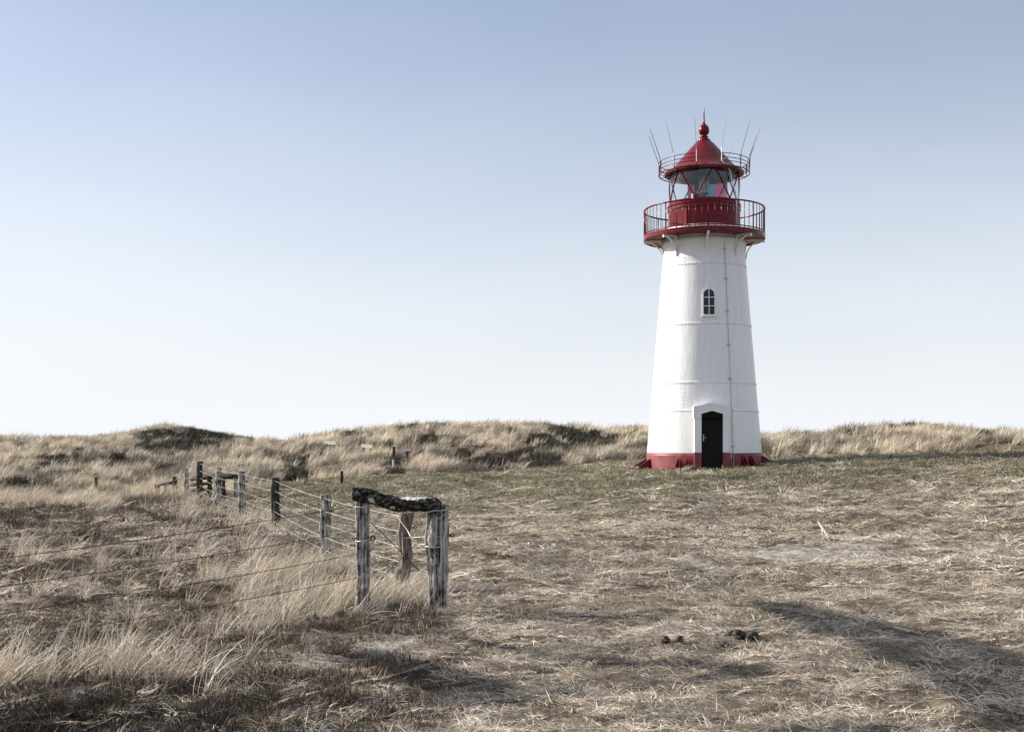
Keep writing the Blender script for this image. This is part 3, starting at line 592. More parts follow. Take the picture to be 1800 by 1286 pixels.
# back run turning left
FB = [(327.5, 34.5, 824, .13, WG, 'pale thin post just left of the tall dark post'), (307.5, 36.5, 838, .15, WD, 'short dark post on the back run'),
      (290.5, 37.6, 850, .12, WG, 'grey low post near the end of the back run'), (277, 38.3, 853, .13, WD, 'low dark post at the far left end')]
fb = thing('wire_fence', 'short back run of low posts half sunk in tall grass at far left', 'fence', P(307.5, 36.5)); fbl = fb.location.copy(); pb = [posts[-1]]
for i, (px, d, ty, w, m, lb) in enumerate(FB):
    p = P(px, d); h = max(.5, top_h(px, d, ty)); o = obj('post', post_bm(h, w, 60+i), m, fb, loc=p-fbl); o['label'] = lb; pb.append((p, h))
for k in range(4):
    obj('wire', wire_bm([p-fbl+Vector((0, -.08, max(.08, h-.1-k*.18))) for p, h in pb], .0045, .01), WIRE_L, fb, True)
bm = bmesh.new(); a = world_at(274, 853, 38.2)-fbl; b = world_at(303, 848, 36.6)-fbl; tube(bm, [a, a.lerp(b, .5)+Vector((0, 0, .01)), b], [.06, .05, .05], 8); obj('top_rail', bm, WD, fb, True)

# pile frame behind the fence (second small log frame)
f2 = thing('timber_frame', 'small far frame of two posts under a dark log, behind the fence', 'frame', P(400, 31)); f2l = f2.location.copy()
for i, (px, d, ty, w, m) in enumerate(((413, 31, 840, .10, WG), (368, 33.5, 836, .14, WD), (393, 31.2, 838, .1, WD))):
    p = P(px, d); o = obj('post', post_bm(top_h(px, d, ty), w, 80+i), m, f2, loc=p-f2l)
bm = bmesh.new(); a = world_at(360, 832, 33.4)-f2l; c = world_at(388, 835.5, 31.6)-f2l; b = world_at(416, 838, 31)-f2l; tube(bm, [a, c, b], [.05, .07, .07], 9); obj('log', bm, WD, f2, True)
bm = bmesh.new(); a = world_at(336, 842, 34.2)-f2l; b = world_at(372, 839, 33.6)-f2l
for dz in (0, -.16, -.32): tube(bm, [a+Vector((0, 0, dz)), b+Vector((0, 0, dz))], .05, 7)
obj('log', bm, WD, f2, True)

# the near log frame
nf = thing('timber_frame', 'rough log laid across three thick split posts, nearest the camera', 'frame', P(700, 13.5)); nl = nf.location.copy()
def npost(px, d, ty, w, m, seed, prof, lb, lean=(0, 0), depth=.9):
    p = P(px, d); o = obj('post', post_bm(top_h(px, d, ty), w, seed, prof, lean, depth), m, nf, loc=p-nl); o['label'] = lb; return o, top_h(px, d, ty)
oA, hA = npost(637, 13.5, 877, .155, WG, 3, [(0, .0, 1.08), (.10, -.005, 1.06), (.2, .0, .98), (.3, .008, .86), (.4, .006, .9), (.5, -.006, 1.0), (.6, -.004, .97), (.66, -.006, 1.08), (.7, .0, .95), (.82, .002, 1.02), (.9, -.004, 1.06), (1, .008, 1.0)], 'left post with stripped pale edge, holding the sawn end of the log')
insulator(oA, .07, -.06, hA*.655, .85); insulator(oA, -.055, -.08, hA*.655, .5, -1)
oC, hC = npost(763, 13.5, 897, .165, WG, 5, [(0, .03, .8), (.12, .015, .9), (.25, .008, .86), (.4, .01, .9), (.52, -.006, .97), (.63, -.014, 1.0), (.72, -.018, 1.1), (.85, -.006, 1.02), (1, .0, 1.05)], 'thick grooved right post under the log end')
oE, hE = npost(781, 13.44, 887, .105, WG, 9, [(0, -.02, .95), (.5, .0, 1.0), (1, -.01, .95)], 'slim split post bound to the thick right post')
insulator(oE, .05, -.02, hE*.72, .6)
# bark log
def log_bm():
    bm = bmesh.new(); ctr = [(620, 868, 13.46), (636, 869, 13.46), (655, 873, 13.45), (676, 881, 13.44), (700, 886, 13.43), (725, 887, 13.43), (750, 886, 13.43), (768, 887, 13.42), (777, 890, 13.42)]
    rad_ = [.072, .083, .078, .078, .082, .085, .086, .08, .045]
    pts = [world_at(*c)-nl for c in ctr]; N = 90; n = 30; tt = np.linspace(0, len(ctr)-1, N); rs = []
    X_ = np.interp(tt, range(len(ctr)), [p.x for p in pts]); Z_ = np.interp(tt, range(len(ctr)), [p.z for p in pts]); Y_ = np.interp(tt, range(len(ctr)), [p.y for p in pts])
    k = np.array([.25, .5, .25]); 
    for _ in range(14): Z_[1:-1] = np.convolve(Z_, k, 'valid')
    R_ = np.interp(tt, range(len(ctr)), rad_)
    ii, jj = np.meshgrid(np.arange(N), np.arange(n), indexing='ij'); aa = 2*PI*jj/n
    b1 = fbm(ii*.30, jj*.9, 5, 3); b2 = vn(ii*.7, jj*.33*3, 8)
    b1[:, -2:] = b1[:, :2][:, ::-1]*.5+b1[:, -2:]*.5
    for i in range(N):
        row = []
        for j in range(n):
            a = aa[i, j]; bare = max(math.exp(-((i-62)/7)**2-((a-1.6)/.35)**2), math.exp(-((i-27)/4)**2-((a-3.9)/.4)**2), math.exp(-((i-41)/3)**2-((a-4.1)/.35)**2), math.exp(-((i-52)/14)**2-((a-4.5)/.30)**2))
            f = 1+(b1[i, j]-.5)*.34*(1-bare)+(b2[i, j]-.5)*.16*(1-bare)-.06*bare
            if i < 2: f *= .97
            row.append(bm.verts.new((X_[i], Y_[i]-math.cos(a)*R_[i]*f*.95, Z_[i]+math.sin(a)*R_[i]*f)))
        rs.append(row)
    lay = bm.loops.layers.float_color.new('bare')
    for i in range(N-1):
        for j in range(n): bm.faces.new((rs[i][j], rs[i+1][j], rs[i+1][(j+1) % n], rs[i][(j+1) % n]))
    f0 = bm.faces.new(rs[0]); f1 = bm.faces.new(rs[-1][::-1])
    idx = {v: (i, j) for i, r in enumerate(rs) for j, v in enumerate(r)}
    for f in bm.faces:
        for lp_ in f.loops:
            i, j = idx[lp_.vert]; a = 2*PI*j/n
            # cos(a)>0 faces the camera; a about PI/2 is the top
            bare = max(2.6*math.exp(-((i-58)/9)**2-((a-1.35)/.55)**2), math.exp(-((i-22)/4)**2-((a-5.7)/.5)**2), math.exp(-((i-40)/3.0)**2-((a-5.6)/.4)**2), .9*math.exp(-((i-60)/18)**2-((a-5.0)/.35)**2))
            if f in (f0,): bare = .12
            lp_[lay] = (bare, 1.0 if abs(a-1.45) < .9 else 0, 0, 1)
    bmesh.ops.recalc_face_normals(bm, faces=bm.faces); return bm
m = mat('rough_bark', rough=.95, spec=.1); b = m.node_tree.nodes['Principled BSDF']
vc = nd(m, 'ShaderNodeVertexColor', layer_name='bare'); sp = nd(m, 'ShaderNodeSeparateColor'); lk(m, vc.outputs['Color'], sp.inputs[0])
tcn = nd(m, 'ShaderNodeTexCoord'); mpn = nd(m, 'ShaderNodeMapping'); mpn.inputs['Scale'].default_value = (.6, 1, 1); vo = nd(m, 'ShaderNodeTexVoronoi'); vo.inputs['Scale'].default_value = 42
n = nd(m, 'ShaderNodeTexNoise'); n.inputs['Scale'].default_value = 30; n.inputs['Detail'].default_value = 6
lk(m, tcn.outputs['Object'], mpn.inputs['Vector']); lk(m, mpn.outputs[0], vo.inputs['Vector']); lk(m, mpn.outputs[0], n.inputs['Vector'])
rb = ramp_node(m, [(.38, (.008, .007, .006)), (.52, (.05, .043, .038)), (.68, (.20, .185, .165))]); lk(m, n.outputs['Fac'], rb.inputs['Fac'])
rw = ramp_node(m, [(.35, (.40, .37, .33)), (.6, (.72, .70, .67))]); lk(m, n.outputs['Fac'], rw.inputs['Fac'])
th_ = nd(m, 'ShaderNodeMapRange'); th_.inputs['From Min'].default_value = .35; th_.inputs['From Max'].default_value = .5; ba = nd(m, 'ShaderNodeMath', operation='MULTIPLY_ADD'); lk(m, n.outputs['Fac'], ba.inputs[0]); ba.inputs[1].default_value = 1.1; lk(m, sp.outputs[0], ba.inputs[2]); bs = nd(m, 'ShaderNodeMath', operation='SUBTRACT'); lk(m, ba.outputs[0], bs.inputs[0]); bs.inputs[1].default_value = .62; lk(m, bs.outputs[0], th_.inputs['Value'])
mxn = nd(m, 'ShaderNodeMix', data_type='RGBA'); lk(m, th_.outputs[0], mxn.inputs['Factor']); lk(m, rb.outputs[0], mxn.inputs['A']); lk(m, rw.outputs[0], mxn.inputs['B']); lk(m, mxn.outputs['Result'], b.inputs['Base Color'])
bp = nd(m, 'ShaderNodeBump'); bp.inputs['Strength'].default_value = .9; bp.inputs['Distance'].default_value = .02; lk(m, vo.outputs['Distance'], bp.inputs['Height']); lk(m, bp.outputs[0], b.inputs['Normal'])
lg = obj('log', log_bm(), m, nf, True); lg['label'] = 'crooked dark bark-covered log with bare white patch on top'
# lashings and stray wires of the frame
def wpts(l): return [world_at(*q)-nl for q in l]
bm = bmesh.new()
for l, r in (([(742, 903, 13.33), (762, 897, 13.32), (778, 897, 13.33), (789, 893, 13.4)], .006), ([(699, 909, 14.8), (715, 930, 14.3), (733, 962, 13.9)], .004), ([(748, 928, 13.38), (765, 915, 13.36), (784, 902, 13.36)], .004),
             ([(627, 951, 13.38), (640, 951, 13.36), (652, 945, 13.4)], .005), ([(724, 955, 14.6), (748, 956, 13.6)], .004), ([(655, 943, 13.5), (700, 946, 14.8), (745, 943, 13.5), (775, 943, 13.4)], .004),
             ([(625, 890, 13.4), (637, 892, 13.38), (650, 889, 13.4)], .006), ([(748, 960, 13.38), (765, 962, 13.37), (785, 959, 13.37)], .005)):
    tube(bm, wpts(l), r, 5)
obj('lashing_wire', bm, WIRE_L, nf, True)
bm = bmesh.new(); tube(bm, wpts([(652, 918, 13.5), (668, 933, 13.9), (700, 965, 14.6), (736, 1002, 14.0)]), .006, 5); tube(bm, wpts([(648, 1045, 13.4), (690, 995, 13.7), (733, 955, 13.8), (752, 925, 13.5)]), .004, 5)
tube(bm, wpts([(755, 974, 13.36), (762, 981, 13.33)]), .012, 6); obj('rusty_wire', bm, WIRE_D, nf, True)
# left run of dark wires towards a post outside the picture
lf = thing('wire_fence', 'dark sagging wire strands running left from the log frame over the tufts', 'fence', P(637, 13.5)); ll = lf.location.copy()
pE = Vector((-5.2, 9.0, H(-5.2, 9.0))); o = obj('post', post_bm(1.15, .15, 44), WG, lf, loc=pE-ll)
for (ya, hz_) in ((888, .90), (932, .68), (973, .46), (1015, .25)):
    a = world_at(628, ya, 13.42)-ll; b = pE-ll+Vector((.03, -.08, hz_)); obj('wire', wire_bm([a, b], .0036, .028, 24), WIRE_D, lf, True)

# ---------------------------------------------------------------- small far things on the dune slope
M_PALE = noisy('bleached_board', [(.4, (.55, .52, .48)), (.7, (.78, .76, .72))], (3, 3, 3)); M_STONE = noisy('pale_concrete', [(.4, (.35, .33, .30)), (.7, (.6, .58, .55))], (6, 6, 6))
def zpix(px, d): x = (px-900)/F*d; return x, H(x, d)
def sloped(px0, px1, d, name, label, cat, th=.09, lift=.55, legs=True, m=M_PALE):
    x0, za = zpix(px0, d); x1, zb2 = zpix(px1, d); t = thing(name, label, cat, ((x0+x1)/2, d, min(za, zb2)))
    bm = bmesh.new(); w = (x1-x0)/2
    M_ = Matrix.Translation((0, 0, lift))@Matrix.Rotation(-.6 if legs is True and th > .08 else 0, 4, 'Z')@Matrix.Rotation(.06, 4, 'Y'); w2 = w*(1.2 if th > .08 else 1); box(bm, -w2, w2, -.03, .03, -th*.7, th*.7, M_); bmesh.ops.bevel(bm, geom=bm.edges[:], offset=.012, segments=1); obj('board', bm, m, t)
    if legs:
        for s in (-1, 1):
            bm = bmesh.new(); tube(bm, [(s*w*.55, 0, -.2), (s*w*.55, 0, lift-th/2)], .03, 8); obj('leg', bm, WD, t)
    return t
sloped(570, 592, hit_d(581, 786), 'plank_bench', 'bleached plank on short legs high on the dune left of the hollow', 'bench', .10, .40)
sloped(635, 656, hit_d(645, 789), 'plank_bench', 'bleached plank lying lower and right of the other pale plank on the dune', 'bench', .10, .40)
sloped(678, 727, 42.3, 'low_bench', 'long low dark board where the meadow meets the dune', 'bench', .07, .20, True, WB)
def stake(px, d, h, r, m, label, cap=None, name='stake'):
    x, z = zpix(px, d); t = thing(name, label, 'stake', (x, d, z)); bm = bmesh.new(); tube(bm, [(0, 0, -.2), (.01, 0, h*.6), (0, 0, h)], [r*1.1, r, r*.95], 9); obj('shaft', bm, m, t)
    if cap: bm = bmesh.new(); box(bm, -cap, cap, -cap*.7, cap*.7, h-.01, h+.09); bmesh.ops.bevel(bm, geom=bm.edges[:], offset=.01, segments=1); obj('cap', bm, M_PALE, t)
    return t
stake(715, hit_d(715, 811), .60, .05, WD, 'thin stake with a pale flat cap in the dune hollow', .14)
stake(691, 43.6, .46, .045, M_PALE, 'short white stake in front of the dark dune hollow')
stake(692, hit_d(692, 797), .45, .06, WD, 'small dark stub post above the dark dune hollow')
stake(600.5, 39, .46, .055, WD, 'lone dark stub post at the left edge of the meadow')
stake(168.5, hit_d(168, 851), .42, .05, WD, 'tiny dark stake in dune grass at far left')
x, z = zpix(674, 43.4); bm = bmesh.new(); bmesh.ops.create_icosphere(bm, subdivisions=3, radius=1)
for v in bm.verts: v.co = Vector((v.co.x*.27, v.co.y*.2, v.co.z*.10+.06))*(1+.18*float(fbm(np.array([v.co.x*2]), np.array([v.co.y*2+v.co.z]), 3)[0]))
tag(obj('stone', bm, M_STONE, None, True, (x, 43.4, z)), 'pale rounded stone by the low dark board below the dune', 'stone')
# clods and a stick on the meadow
M_CLOD = noisy('dark_dung', [(.35, (.008, .006, .005)), (.7, (.045, .033, .024))], (20, 20, 20), bump=.8)
def clod(px, py, d, s, seed, label):
    x = (px-900)/F*d; bm = bmesh.new(); rg = random.Random(seed)
    for k in range(7):
        c = Vector((rg.uniform(-1, 1)*s, rg.uniform(-.7, .7)*s, rg.uniform(.0, .35)*s)); m_ = Matrix.Translation(c)@Matrix.Diagonal((*(rg.uniform(.3, .55)*s for _ in range(2)), rg.uniform(.2, .4)*s, 1)); r = bmesh.ops.create_icosphere(bm, subdivisions=2, radius=1, matrix=m_)
        for v in r['verts']: v.co += (v.co-c)*rg.uniform(-.25, .3)
    tag(obj('dung_heap', bm, M_CLOD, None, True, (x, d, H(x, d)+.01)), label, 'dung', 'dark dung heaps on the matted grass')
clod(1183, 1135, 11.3, .09, 1, 'small dark dung heap, leftmost of those at the right of the foreground'); clod(1302, 1124, 11.6, .13, 2, 'widest dark dung heap, near the forked foreground shadow')
clod(1273, 1141, 11.1, .10, 3, 'small dark dung heap just below the widest one'); clod(735, 1153, 10.6, .12, 4, 'dark dung heap below the log frame near the bottom left')
bm = bmesh.new(); d0 = 21.6; x = (1441-900)/F*21.5
def gl(px, py, up=0):
    d = 19.5+(938-py)*-.0; return None
xs, zs_ = zpix(1438, 20.0); xe, ze_ = zpix(1459, 18.4); x3, z3 = zpix(1446, 18.7)
bx = Vector((xs, 20.0, zs_))
tube(bm, [(0, 0, .16), ((xe-xs)*.5, -.8, (ze_-zs_)*.5+.11), (xe-xs, -1.6, ze_-zs_+.04)], [.016, .024, .014], 7); tube(bm, [((xe-xs)*.45, -.7, (ze_-zs_)*.45+.12), (x3-xs+.0, -1.3, z3-zs_+.03)], [.02, .012], 6); tube(bm, [((xe-xs)*.4, -.7, (ze_-zs_)*.4+.1), ((xe-xs)*.4+.14, -.75, (ze_-zs_)*.4+.05)], [.02, .012], 6)
tag(obj('dead_branch', bm, noisy('bleached_stick', [(.4, (.3, .27, .24)), (.7, (.55, .52, .47))], (9, 9, 9)), None, True, bx), 'bleached forked dead branch lying on the sandy patch', 'branch')

# ---------------------------------------------------------------- grass
def clump_mesh(name, nb, rad_, ln, wd, tilt, lean=(0, 0), curl=.5, seg=3, seed=0, flat=0.0):
    g = np.random.default_rng(seed); V = []; Fc = []; C = []
    for b_ in range(nb):
        a = g.uniform(0, 2*PI); r = rad_*math.sqrt(g.uniform()); bx, by = r*math.cos(a), r*math.sin(a)
        az = g.uniform(0, 2*PI); l = g.uniform(*ln); w = g.uniform(*wd); t0 = math.radians(g.uniform(*tilt)); cv = curl*g.uniform(.3, 1.4)
        d = Vector((math.cos(az)*math.sin(t0)+lean[0], math.sin(az)*math.sin(t0)+lean[1], math.cos(t0))).normalized()
        p = Vector((bx, by, -.02)); sd = Vector((-d.y, d.x, 0)); sd = (sd.normalized() if sd.length > 1e-3 else Vector((1, 0, 0)))
        rot = g.uniform(-.9, .9); sd = (sd*math.cos(rot)+d.cross(sd)*math.sin(rot)).normalized()
        c = g.uniform(); i0 = len(V)
        for k in range(seg+1):
            ww = w*(1-.9*(k/seg)**1.5)/2
            if k < seg: V += [p-sd*ww, p+sd*ww]
            else: V += [p.copy()]
            C += [c]*(2 if k < seg else 1)
            p = p+d*(l/seg); hd = Vector((d.x+lean[0]*.3, d.y+lean[1]*.3, 0)); hd = hd.normalized() if hd.length > 1e-3 else hd
            d = (d+(hd*.6+Vector((0, 0, -1))*.75)*cv/seg).normalized()
            if flat and p.z < flat: d.z = abs(d.z)*.2; p.z = max(p.z, -.01)
        for k in range(seg-1): Fc.append((i0+2*k, i0+2*k+1, i0+2*k+3, i0+2*k+2))
        k = seg-1; Fc.append((i0+2*k, i0+2*k+1, i0+2*k+2))
    me = bpy.data.meshes.new(name); me.from_pydata([tuple(v) for v in V], [], Fc); a = me.attributes.new('shade', 'FLOAT', 'POINT'); a.data.foreach_set('value', C); me.update(); return me
def grass_mat(name, c0, c1, c2, trans=.2, vlo=.55, vhi=1.15, rough=.6):
    m = bpy.data.materials.new(name); m.use_nodes = True; t = m.node_tree; t.nodes.clear()
    at = t.nodes.new('ShaderNodeAttribute'); at.attribute_name = 'shade'; ti = t.nodes.new('ShaderNodeAttribute'); ti.attribute_name = 'tint'; ti.attribute_type = 'INSTANCER'
    r = t.nodes.new('ShaderNodeValToRGB'); c = r.color_ramp; c.elements[0].color = (*c0, 1); c.elements[1].color = (*c2, 1); c.elements.new(.5).color = (*c1, 1)
    t.links.new(at.outputs['Fac'], r.inputs['Fac'])
    mr = t.nodes.new('ShaderNodeMapRange'); mr.inputs['To Min'].default_value = vlo; mr.inputs['To Max'].default_value = vhi; t.links.new(ti.outputs['Fac'], mr.inputs['Value'])
    vm = t.nodes.new('ShaderNodeVectorMath'); vm.operation = 'SCALE'; t.links.new(r.outputs[0], vm.inputs[0]); t.links.new(mr.outputs[0], vm.inputs['Scale'])
    df = t.nodes.new('ShaderNodeBsdfPrincipled'); df.inputs['Roughness'].default_value = rough; df.inputs['Specular IOR Level'].default_value = .25; tl = t.nodes.new('ShaderNodeBsdfTranslucent'); mx_ = t.nodes.new('ShaderNodeMixShader'); mx_.inputs[0].default_value = trans
    t.links.new(vm.outputs[0], df.inputs['Base Color']); t.links.new(vm.outputs[0], tl.inputs['Color']); t.links.new(df.outputs[0], mx_.inputs[1]); t.links.new(tl.outputs[0], mx_.inputs[2])
    o = t.nodes.new('ShaderNodeOutputMaterial'); t.links.new(mx_.outputs[0], o.inputs[0]); return m
GM_STRAW = grass_mat('straw_grass', (.30, .245, .18), (.58, .50, .39), (.82, .76, .65), vlo=.5, vhi=1.2)
GM_MAT = grass_mat('matted_dry_grass', (.23, .18, .13), (.60, .52, .415), (.88, .81, .71), vlo=.5, vhi=1.25)
GM_DUNE = grass_mat('dune_grass', (.30, .25, .18), (.56, .48, .365), (.78, .70, .56), vlo=.28, vhi=1.2)
GM_GREEN = grass_mat('short_olive_grass', (.10, .105, .04), (.26, .235, .145), (.52, .475, .35), vlo=.4, vhi=1.25)
GM_HEATH = grass_mat('dark_heath', (.03, .022, .014), (.11, .08, .052), (.30, .225, .155), .12)
GM_SCRUB_SHADE = grass_mat('dark_scrub_and_shade', (.03, .027, .018), (.06, .053, .037), (.12, .10, .068), .1)
def scatter(name, meshes, X, Y, scl, tint, m, label, tiltamp=.15, zoff=0, yaw=None):
    n = len(X); Z = height(X, Y)+zoff
    cl = bpy.data.collections.new(name+'_sources')
    for i, me in enumerate(meshes):
        me.materials.clear(); me.materials.append(m); o = bpy.data.objects.new('%s_source' % name, me); cl.objects.link(o)
    me = bpy.data.meshes.new(name); me.vertices.add(n); me.vertices.foreach_set('co', np.column_stack([X, Y, Z]).ravel())
    yw = RNG.uniform(0, 2*PI, n) if yaw is None else RNG.normal(0, yaw, n)
    rot = np.column_stack([RNG.normal(0, tiltamp, n), RNG.normal(0, tiltamp, n), yw])
    a = me.attributes.new('rot', 'FLOAT_VECTOR', 'POINT'); a.data.foreach_set('vector', rot.ravel())
    a = me.attributes.new('scl', 'FLOAT', 'POINT'); a.data.foreach_set('value', scl)
    a = me.attributes.new('tint', 'FLOAT', 'POINT'); a.data.foreach_set('value', np.clip(tint, 0, 1))
    a = me.attributes.new('pick', 'INT', 'POINT'); a.data.foreach_set('value', RNG.integers(0, len(meshes), n).astype(np.int32))
    me.update(); o = bpy.data.objects.new(name, me); COL.objects.link(o); me.materials.append(m); tag(o, label, 'grass', kind='stuff')
    ng = bpy.data.node_groups.new(name+'_scatter', 'GeometryNodeTree')
    ng.interface.new_socket('Geometry', in_out='INPUT', socket_type='NodeSocketGeometry'); ng.interface.new_socket('Geometry', in_out='OUTPUT', socket_type='NodeSocketGeometry')
    gi = ng.nodes.new('NodeGroupInput'); go = ng.nodes.new('NodeGroupOutput'); ci = ng.nodes.new('GeometryNodeCollectionInfo'); ci.inputs['Collection'].default_value = cl; ci.inputs['Separate Children'].default_value = True
    ip = ng.nodes.new('GeometryNodeInstanceOnPoints'); ip.inputs['Pick Instance'].default_value = True
    def na(nm, ty):
        q_ = ng.nodes.new('GeometryNodeInputNamedAttribute'); q_.data_type = ty; q_.inputs['Name'].default_value = nm
        return [s for s in q_.outputs if s.enabled and s.name == 'Attribute'][0]
    ng.links.new(gi.outputs[0], ip.inputs['Points']); ng.links.new(ci.outputs[0], ip.inputs['Instance'])
    ng.links.new(na('pick', 'INT'), ip.inputs['Instance Index']); ng.links.new(na('rot', 'FLOAT_VECTOR'), ip.inputs['Rotation']); ng.links.new(na('scl', 'FLOAT'), ip.inputs['Scale']); ng.links.new(ip.outputs[0], go.inputs[0])
    md = o.modifiers.new('scatter', 'NODES'); md.node_group = ng; return o
def sample(dens, d0, d1, umax=.56):
    """random places in the view wedge between two distances, per square metre"""
    area = umax*(d1**2-d0**2); n = int(area*dens); d = np.sqrt(RNG.uniform(d0**2, d1**2, n)); u = RNG.uniform(-umax, umax, n); return u*d, d
def keep(X, Y, p): k = RNG.uniform(size=len(X)) < p; return X[k], Y[k]
def tower_clear(X, Y, r=1.98): return np.hypot(X-TX, Y-TY) > r
def door_clear(X, Y): return ~((np.abs(X-6.14) < .6) & (np.abs(Y-36) < .35))

mats = [clump_mesh('mat', 100, .27, (.05, .20), (.005, .0105), (62, 89), (.3, .03), .45, 3, 100+i, .01) for i in range(8)]
matsN = [clump_mesh('matnear', 130, .27, (.05, .20), (.0032, .007), (62, 89), (.3, .03), .45, 3, 120+i, .01) for i in range(8)]
matsS = [clump_mesh('shortmat', 95, .26, (.03, .11), (.007, .014), (20, 80), (.1, 0), .5, 2, 140+i) for i in range(5)]
talls = [clump_mesh('tuft', 26, .10, (.22, .72), (.006, .012), (3, 42), (.30, .03), .95, 5, 200+i) for i in range(9)]
dunes = [clump_mesh('dunetuft', 60, .28, (.25, .70), (.018, .036), (3, 32), (.38, .03), .7, 3, 300+i) for i in range(7)]
dunesN = [clump_mesh('dunetuftnear', 66, .22, (.20, .60), (.010, .020), (3, 34), (.32, .03), .7, 3, 330+i) for i in range(7)]
heaths = [clump_mesh('heathclump', 170, .21, (.03, .12), (.004, .011), (5, 75), (0, 0), .4, 2, 400+i) for i in range(5)]
scrubs = [clump_mesh('scrub', 230, .42, (.12, .40), (.010, .028), (5, 60), (.1, 0), .3, 2, 500+i) for i in range(5)]

# matted straw on the grazed side
def zone(X, Y):
    z, u, d = base_h(X, Y); return d-edge_d(u), rough_left(X, Y), sand_mask(X, Y)
XX, YY, SS, TT = [], [], [], []
for (dens, a, b, s) in ((88, 6.5, 14.5, .9), (46, 14.5, 26, 1.1), (17, 26, 44, 1.4)):
    X, Y = sample(dens, a, b); e, Ln, sm = zone(X, Y)
    n = fbm(X*1.6, Y*1.6, 71, 3)
    p = sst(.8, -.2, e)*(1-.35*Ln)*(1-.85*sm)*(.12+.88*sst(.40, .56, fbm(X*2.6, Y*3.4, 74, 3)+.03))*np.interp(Y, [6, 22, 32], [1, .75, .28]); p = p*tower_clear(X, Y)*door_clear(X, Y)
    X, Y = keep(X, Y, p); XX.append(X); YY.append(Y); SS.append(s*RNG.uniform(.6, 1.25, len(X))); TT.append((fbm(X*2.6, Y*3.2, 72, 3)-.5)*2.6+.5+(fbm(X*.5, Y*.7, 73, 2)-.5)*.8+RNG.normal(0, .22, len(X)))
X, Y, S, T = map(np.concatenate, (XX[:1], YY[:1], SS[:1], TT[:1])); scatter('matted_grass', matsN, X, Y, S, T, GM_MAT, 'fine matted dry straw grass of the near ground', yaw=1.2, zoff=.0)
X, Y, S, T = map(np.concatenate, (XX[1:], YY[1:], SS[1:], TT[1:])); scatter('matted_grass', mats, X, Y, S, T, GM_MAT, 'matted dry straw grass covering the meadow right of the fence', yaw=1.2, zoff=.01)
# short olive turf towards the lighthouse
XX, YY, SS, TT = [], [], [], []
for (dens, a, b, s) in ((12, 8, 18, .9), (14, 18, 28, 1.1), (14, 28, 45, 1.4)):
    X, Y = sample(dens, a, b); e, Ln, sm = zone(X, Y); p = sst(.8, -.2, e)*(1-Ln)*(1-.8*sm)*np.interp(Y, [8, 20, 30], [.08, .4, 1]); p = p*tower_clear(X, Y)*door_clear(X, Y)
    X, Y = keep(X, Y, p); XX.append(X); YY.append(Y); SS.append(s*RNG.uniform(.7, 1.2, len(X))); TT.append((fbm(X*2.6, Y*3.2, 72, 3)-.5)*2.6+.5+(fbm(X*.5, Y*.7, 73, 2)-.5)*.8+RNG.normal(0, .22, len(X)))
X, Y, S, T = map(np.concatenate, (XX, YY, SS, TT)); scatter('short_grass', matsS, X, Y, S, T, GM_GREEN, 'short olive brown turf of the meadow before the lighthouse')
# tall tufts on the rough side and round the posts
XX, YY, SS, TT = [], [], [], []
for (dens, a, b, s) in ((20, 7, 18, 1.0), (13, 18, 34, 1.0)):
    X, Y = sample(dens, a, b); e, Ln, sm = zone(X, Y); n = fbm(X*.55, Y*.45, 81, 3); hm = heath_mask(X, Y)
    band = np.exp(-((X-np.interp(Y, [9, 13.5, 17.5, 22, 26, 32], [-2.6, -2.0, -3.2, -4.9, -6.3, -8.6]))/1.1)**2)
    p = Ln*(sst(.52, .66, n*.55+fbm(X*1.7, Y*1.4, 85, 3)*.45+.13*band-.09*sst(16, 10, Y)+.03)*(.42+.58*band)+.05)*(1-.85*hm)*sst(.5, -.5, e)*np.interp(Y, [7, 11, 12.5], [.15, .22, 1])
    p = p*~((X > -2.15) & (X < -.4) & (Y > 11.9) & (Y < 13.55)); X, Y = keep(X, Y, p); XX.append(X); YY.append(Y); SS.append(s*RNG.uniform(.45, 1.05, len(X))*np.interp(Y, [9, 14, 22], [.85, .9, 1])); TT.append(fbm(X*.55, Y*.45, 81, 3)*1.3-.1+RNG.normal(0, .15, len(X)))
def patch(cx, cy, sx, sy, n, s0, s1):
    X = RNG.normal(cx, sx, n); Y = RNG.normal(cy, sy, n); XX.append(X); YY.append(Y); SS.append(RNG.uniform(s0, s1, n)); TT.append(RNG.uniform(.4, 1, n))
patch(-1.25, 14.2, .30, .35, 60, .45, .8); patch(-2.1, 13.9, .35, .5, 90, .5, .9); patch(-2.9, 16.6, .4, .5, 60, .5, .9); patch(-3.1, 9.9, .35, .25, 26, .7, 1.05); patch(-4.0, 9.6, .3, .25, 22, .7, 1.05)
patch(-.72, 13.2, .12, .05, 3, .4, .6); patch(-1.8, 13.1, .2, .08, 3, .3, .4)
X, Y, S, T = map(np.concatenate, (XX, YY, SS, TT)); scatter('marram_grass', talls, X, Y, S, T, GM_STRAW, 'tall pale wind-bent marram tufts along the fence', yaw=.5, tiltamp=.12)
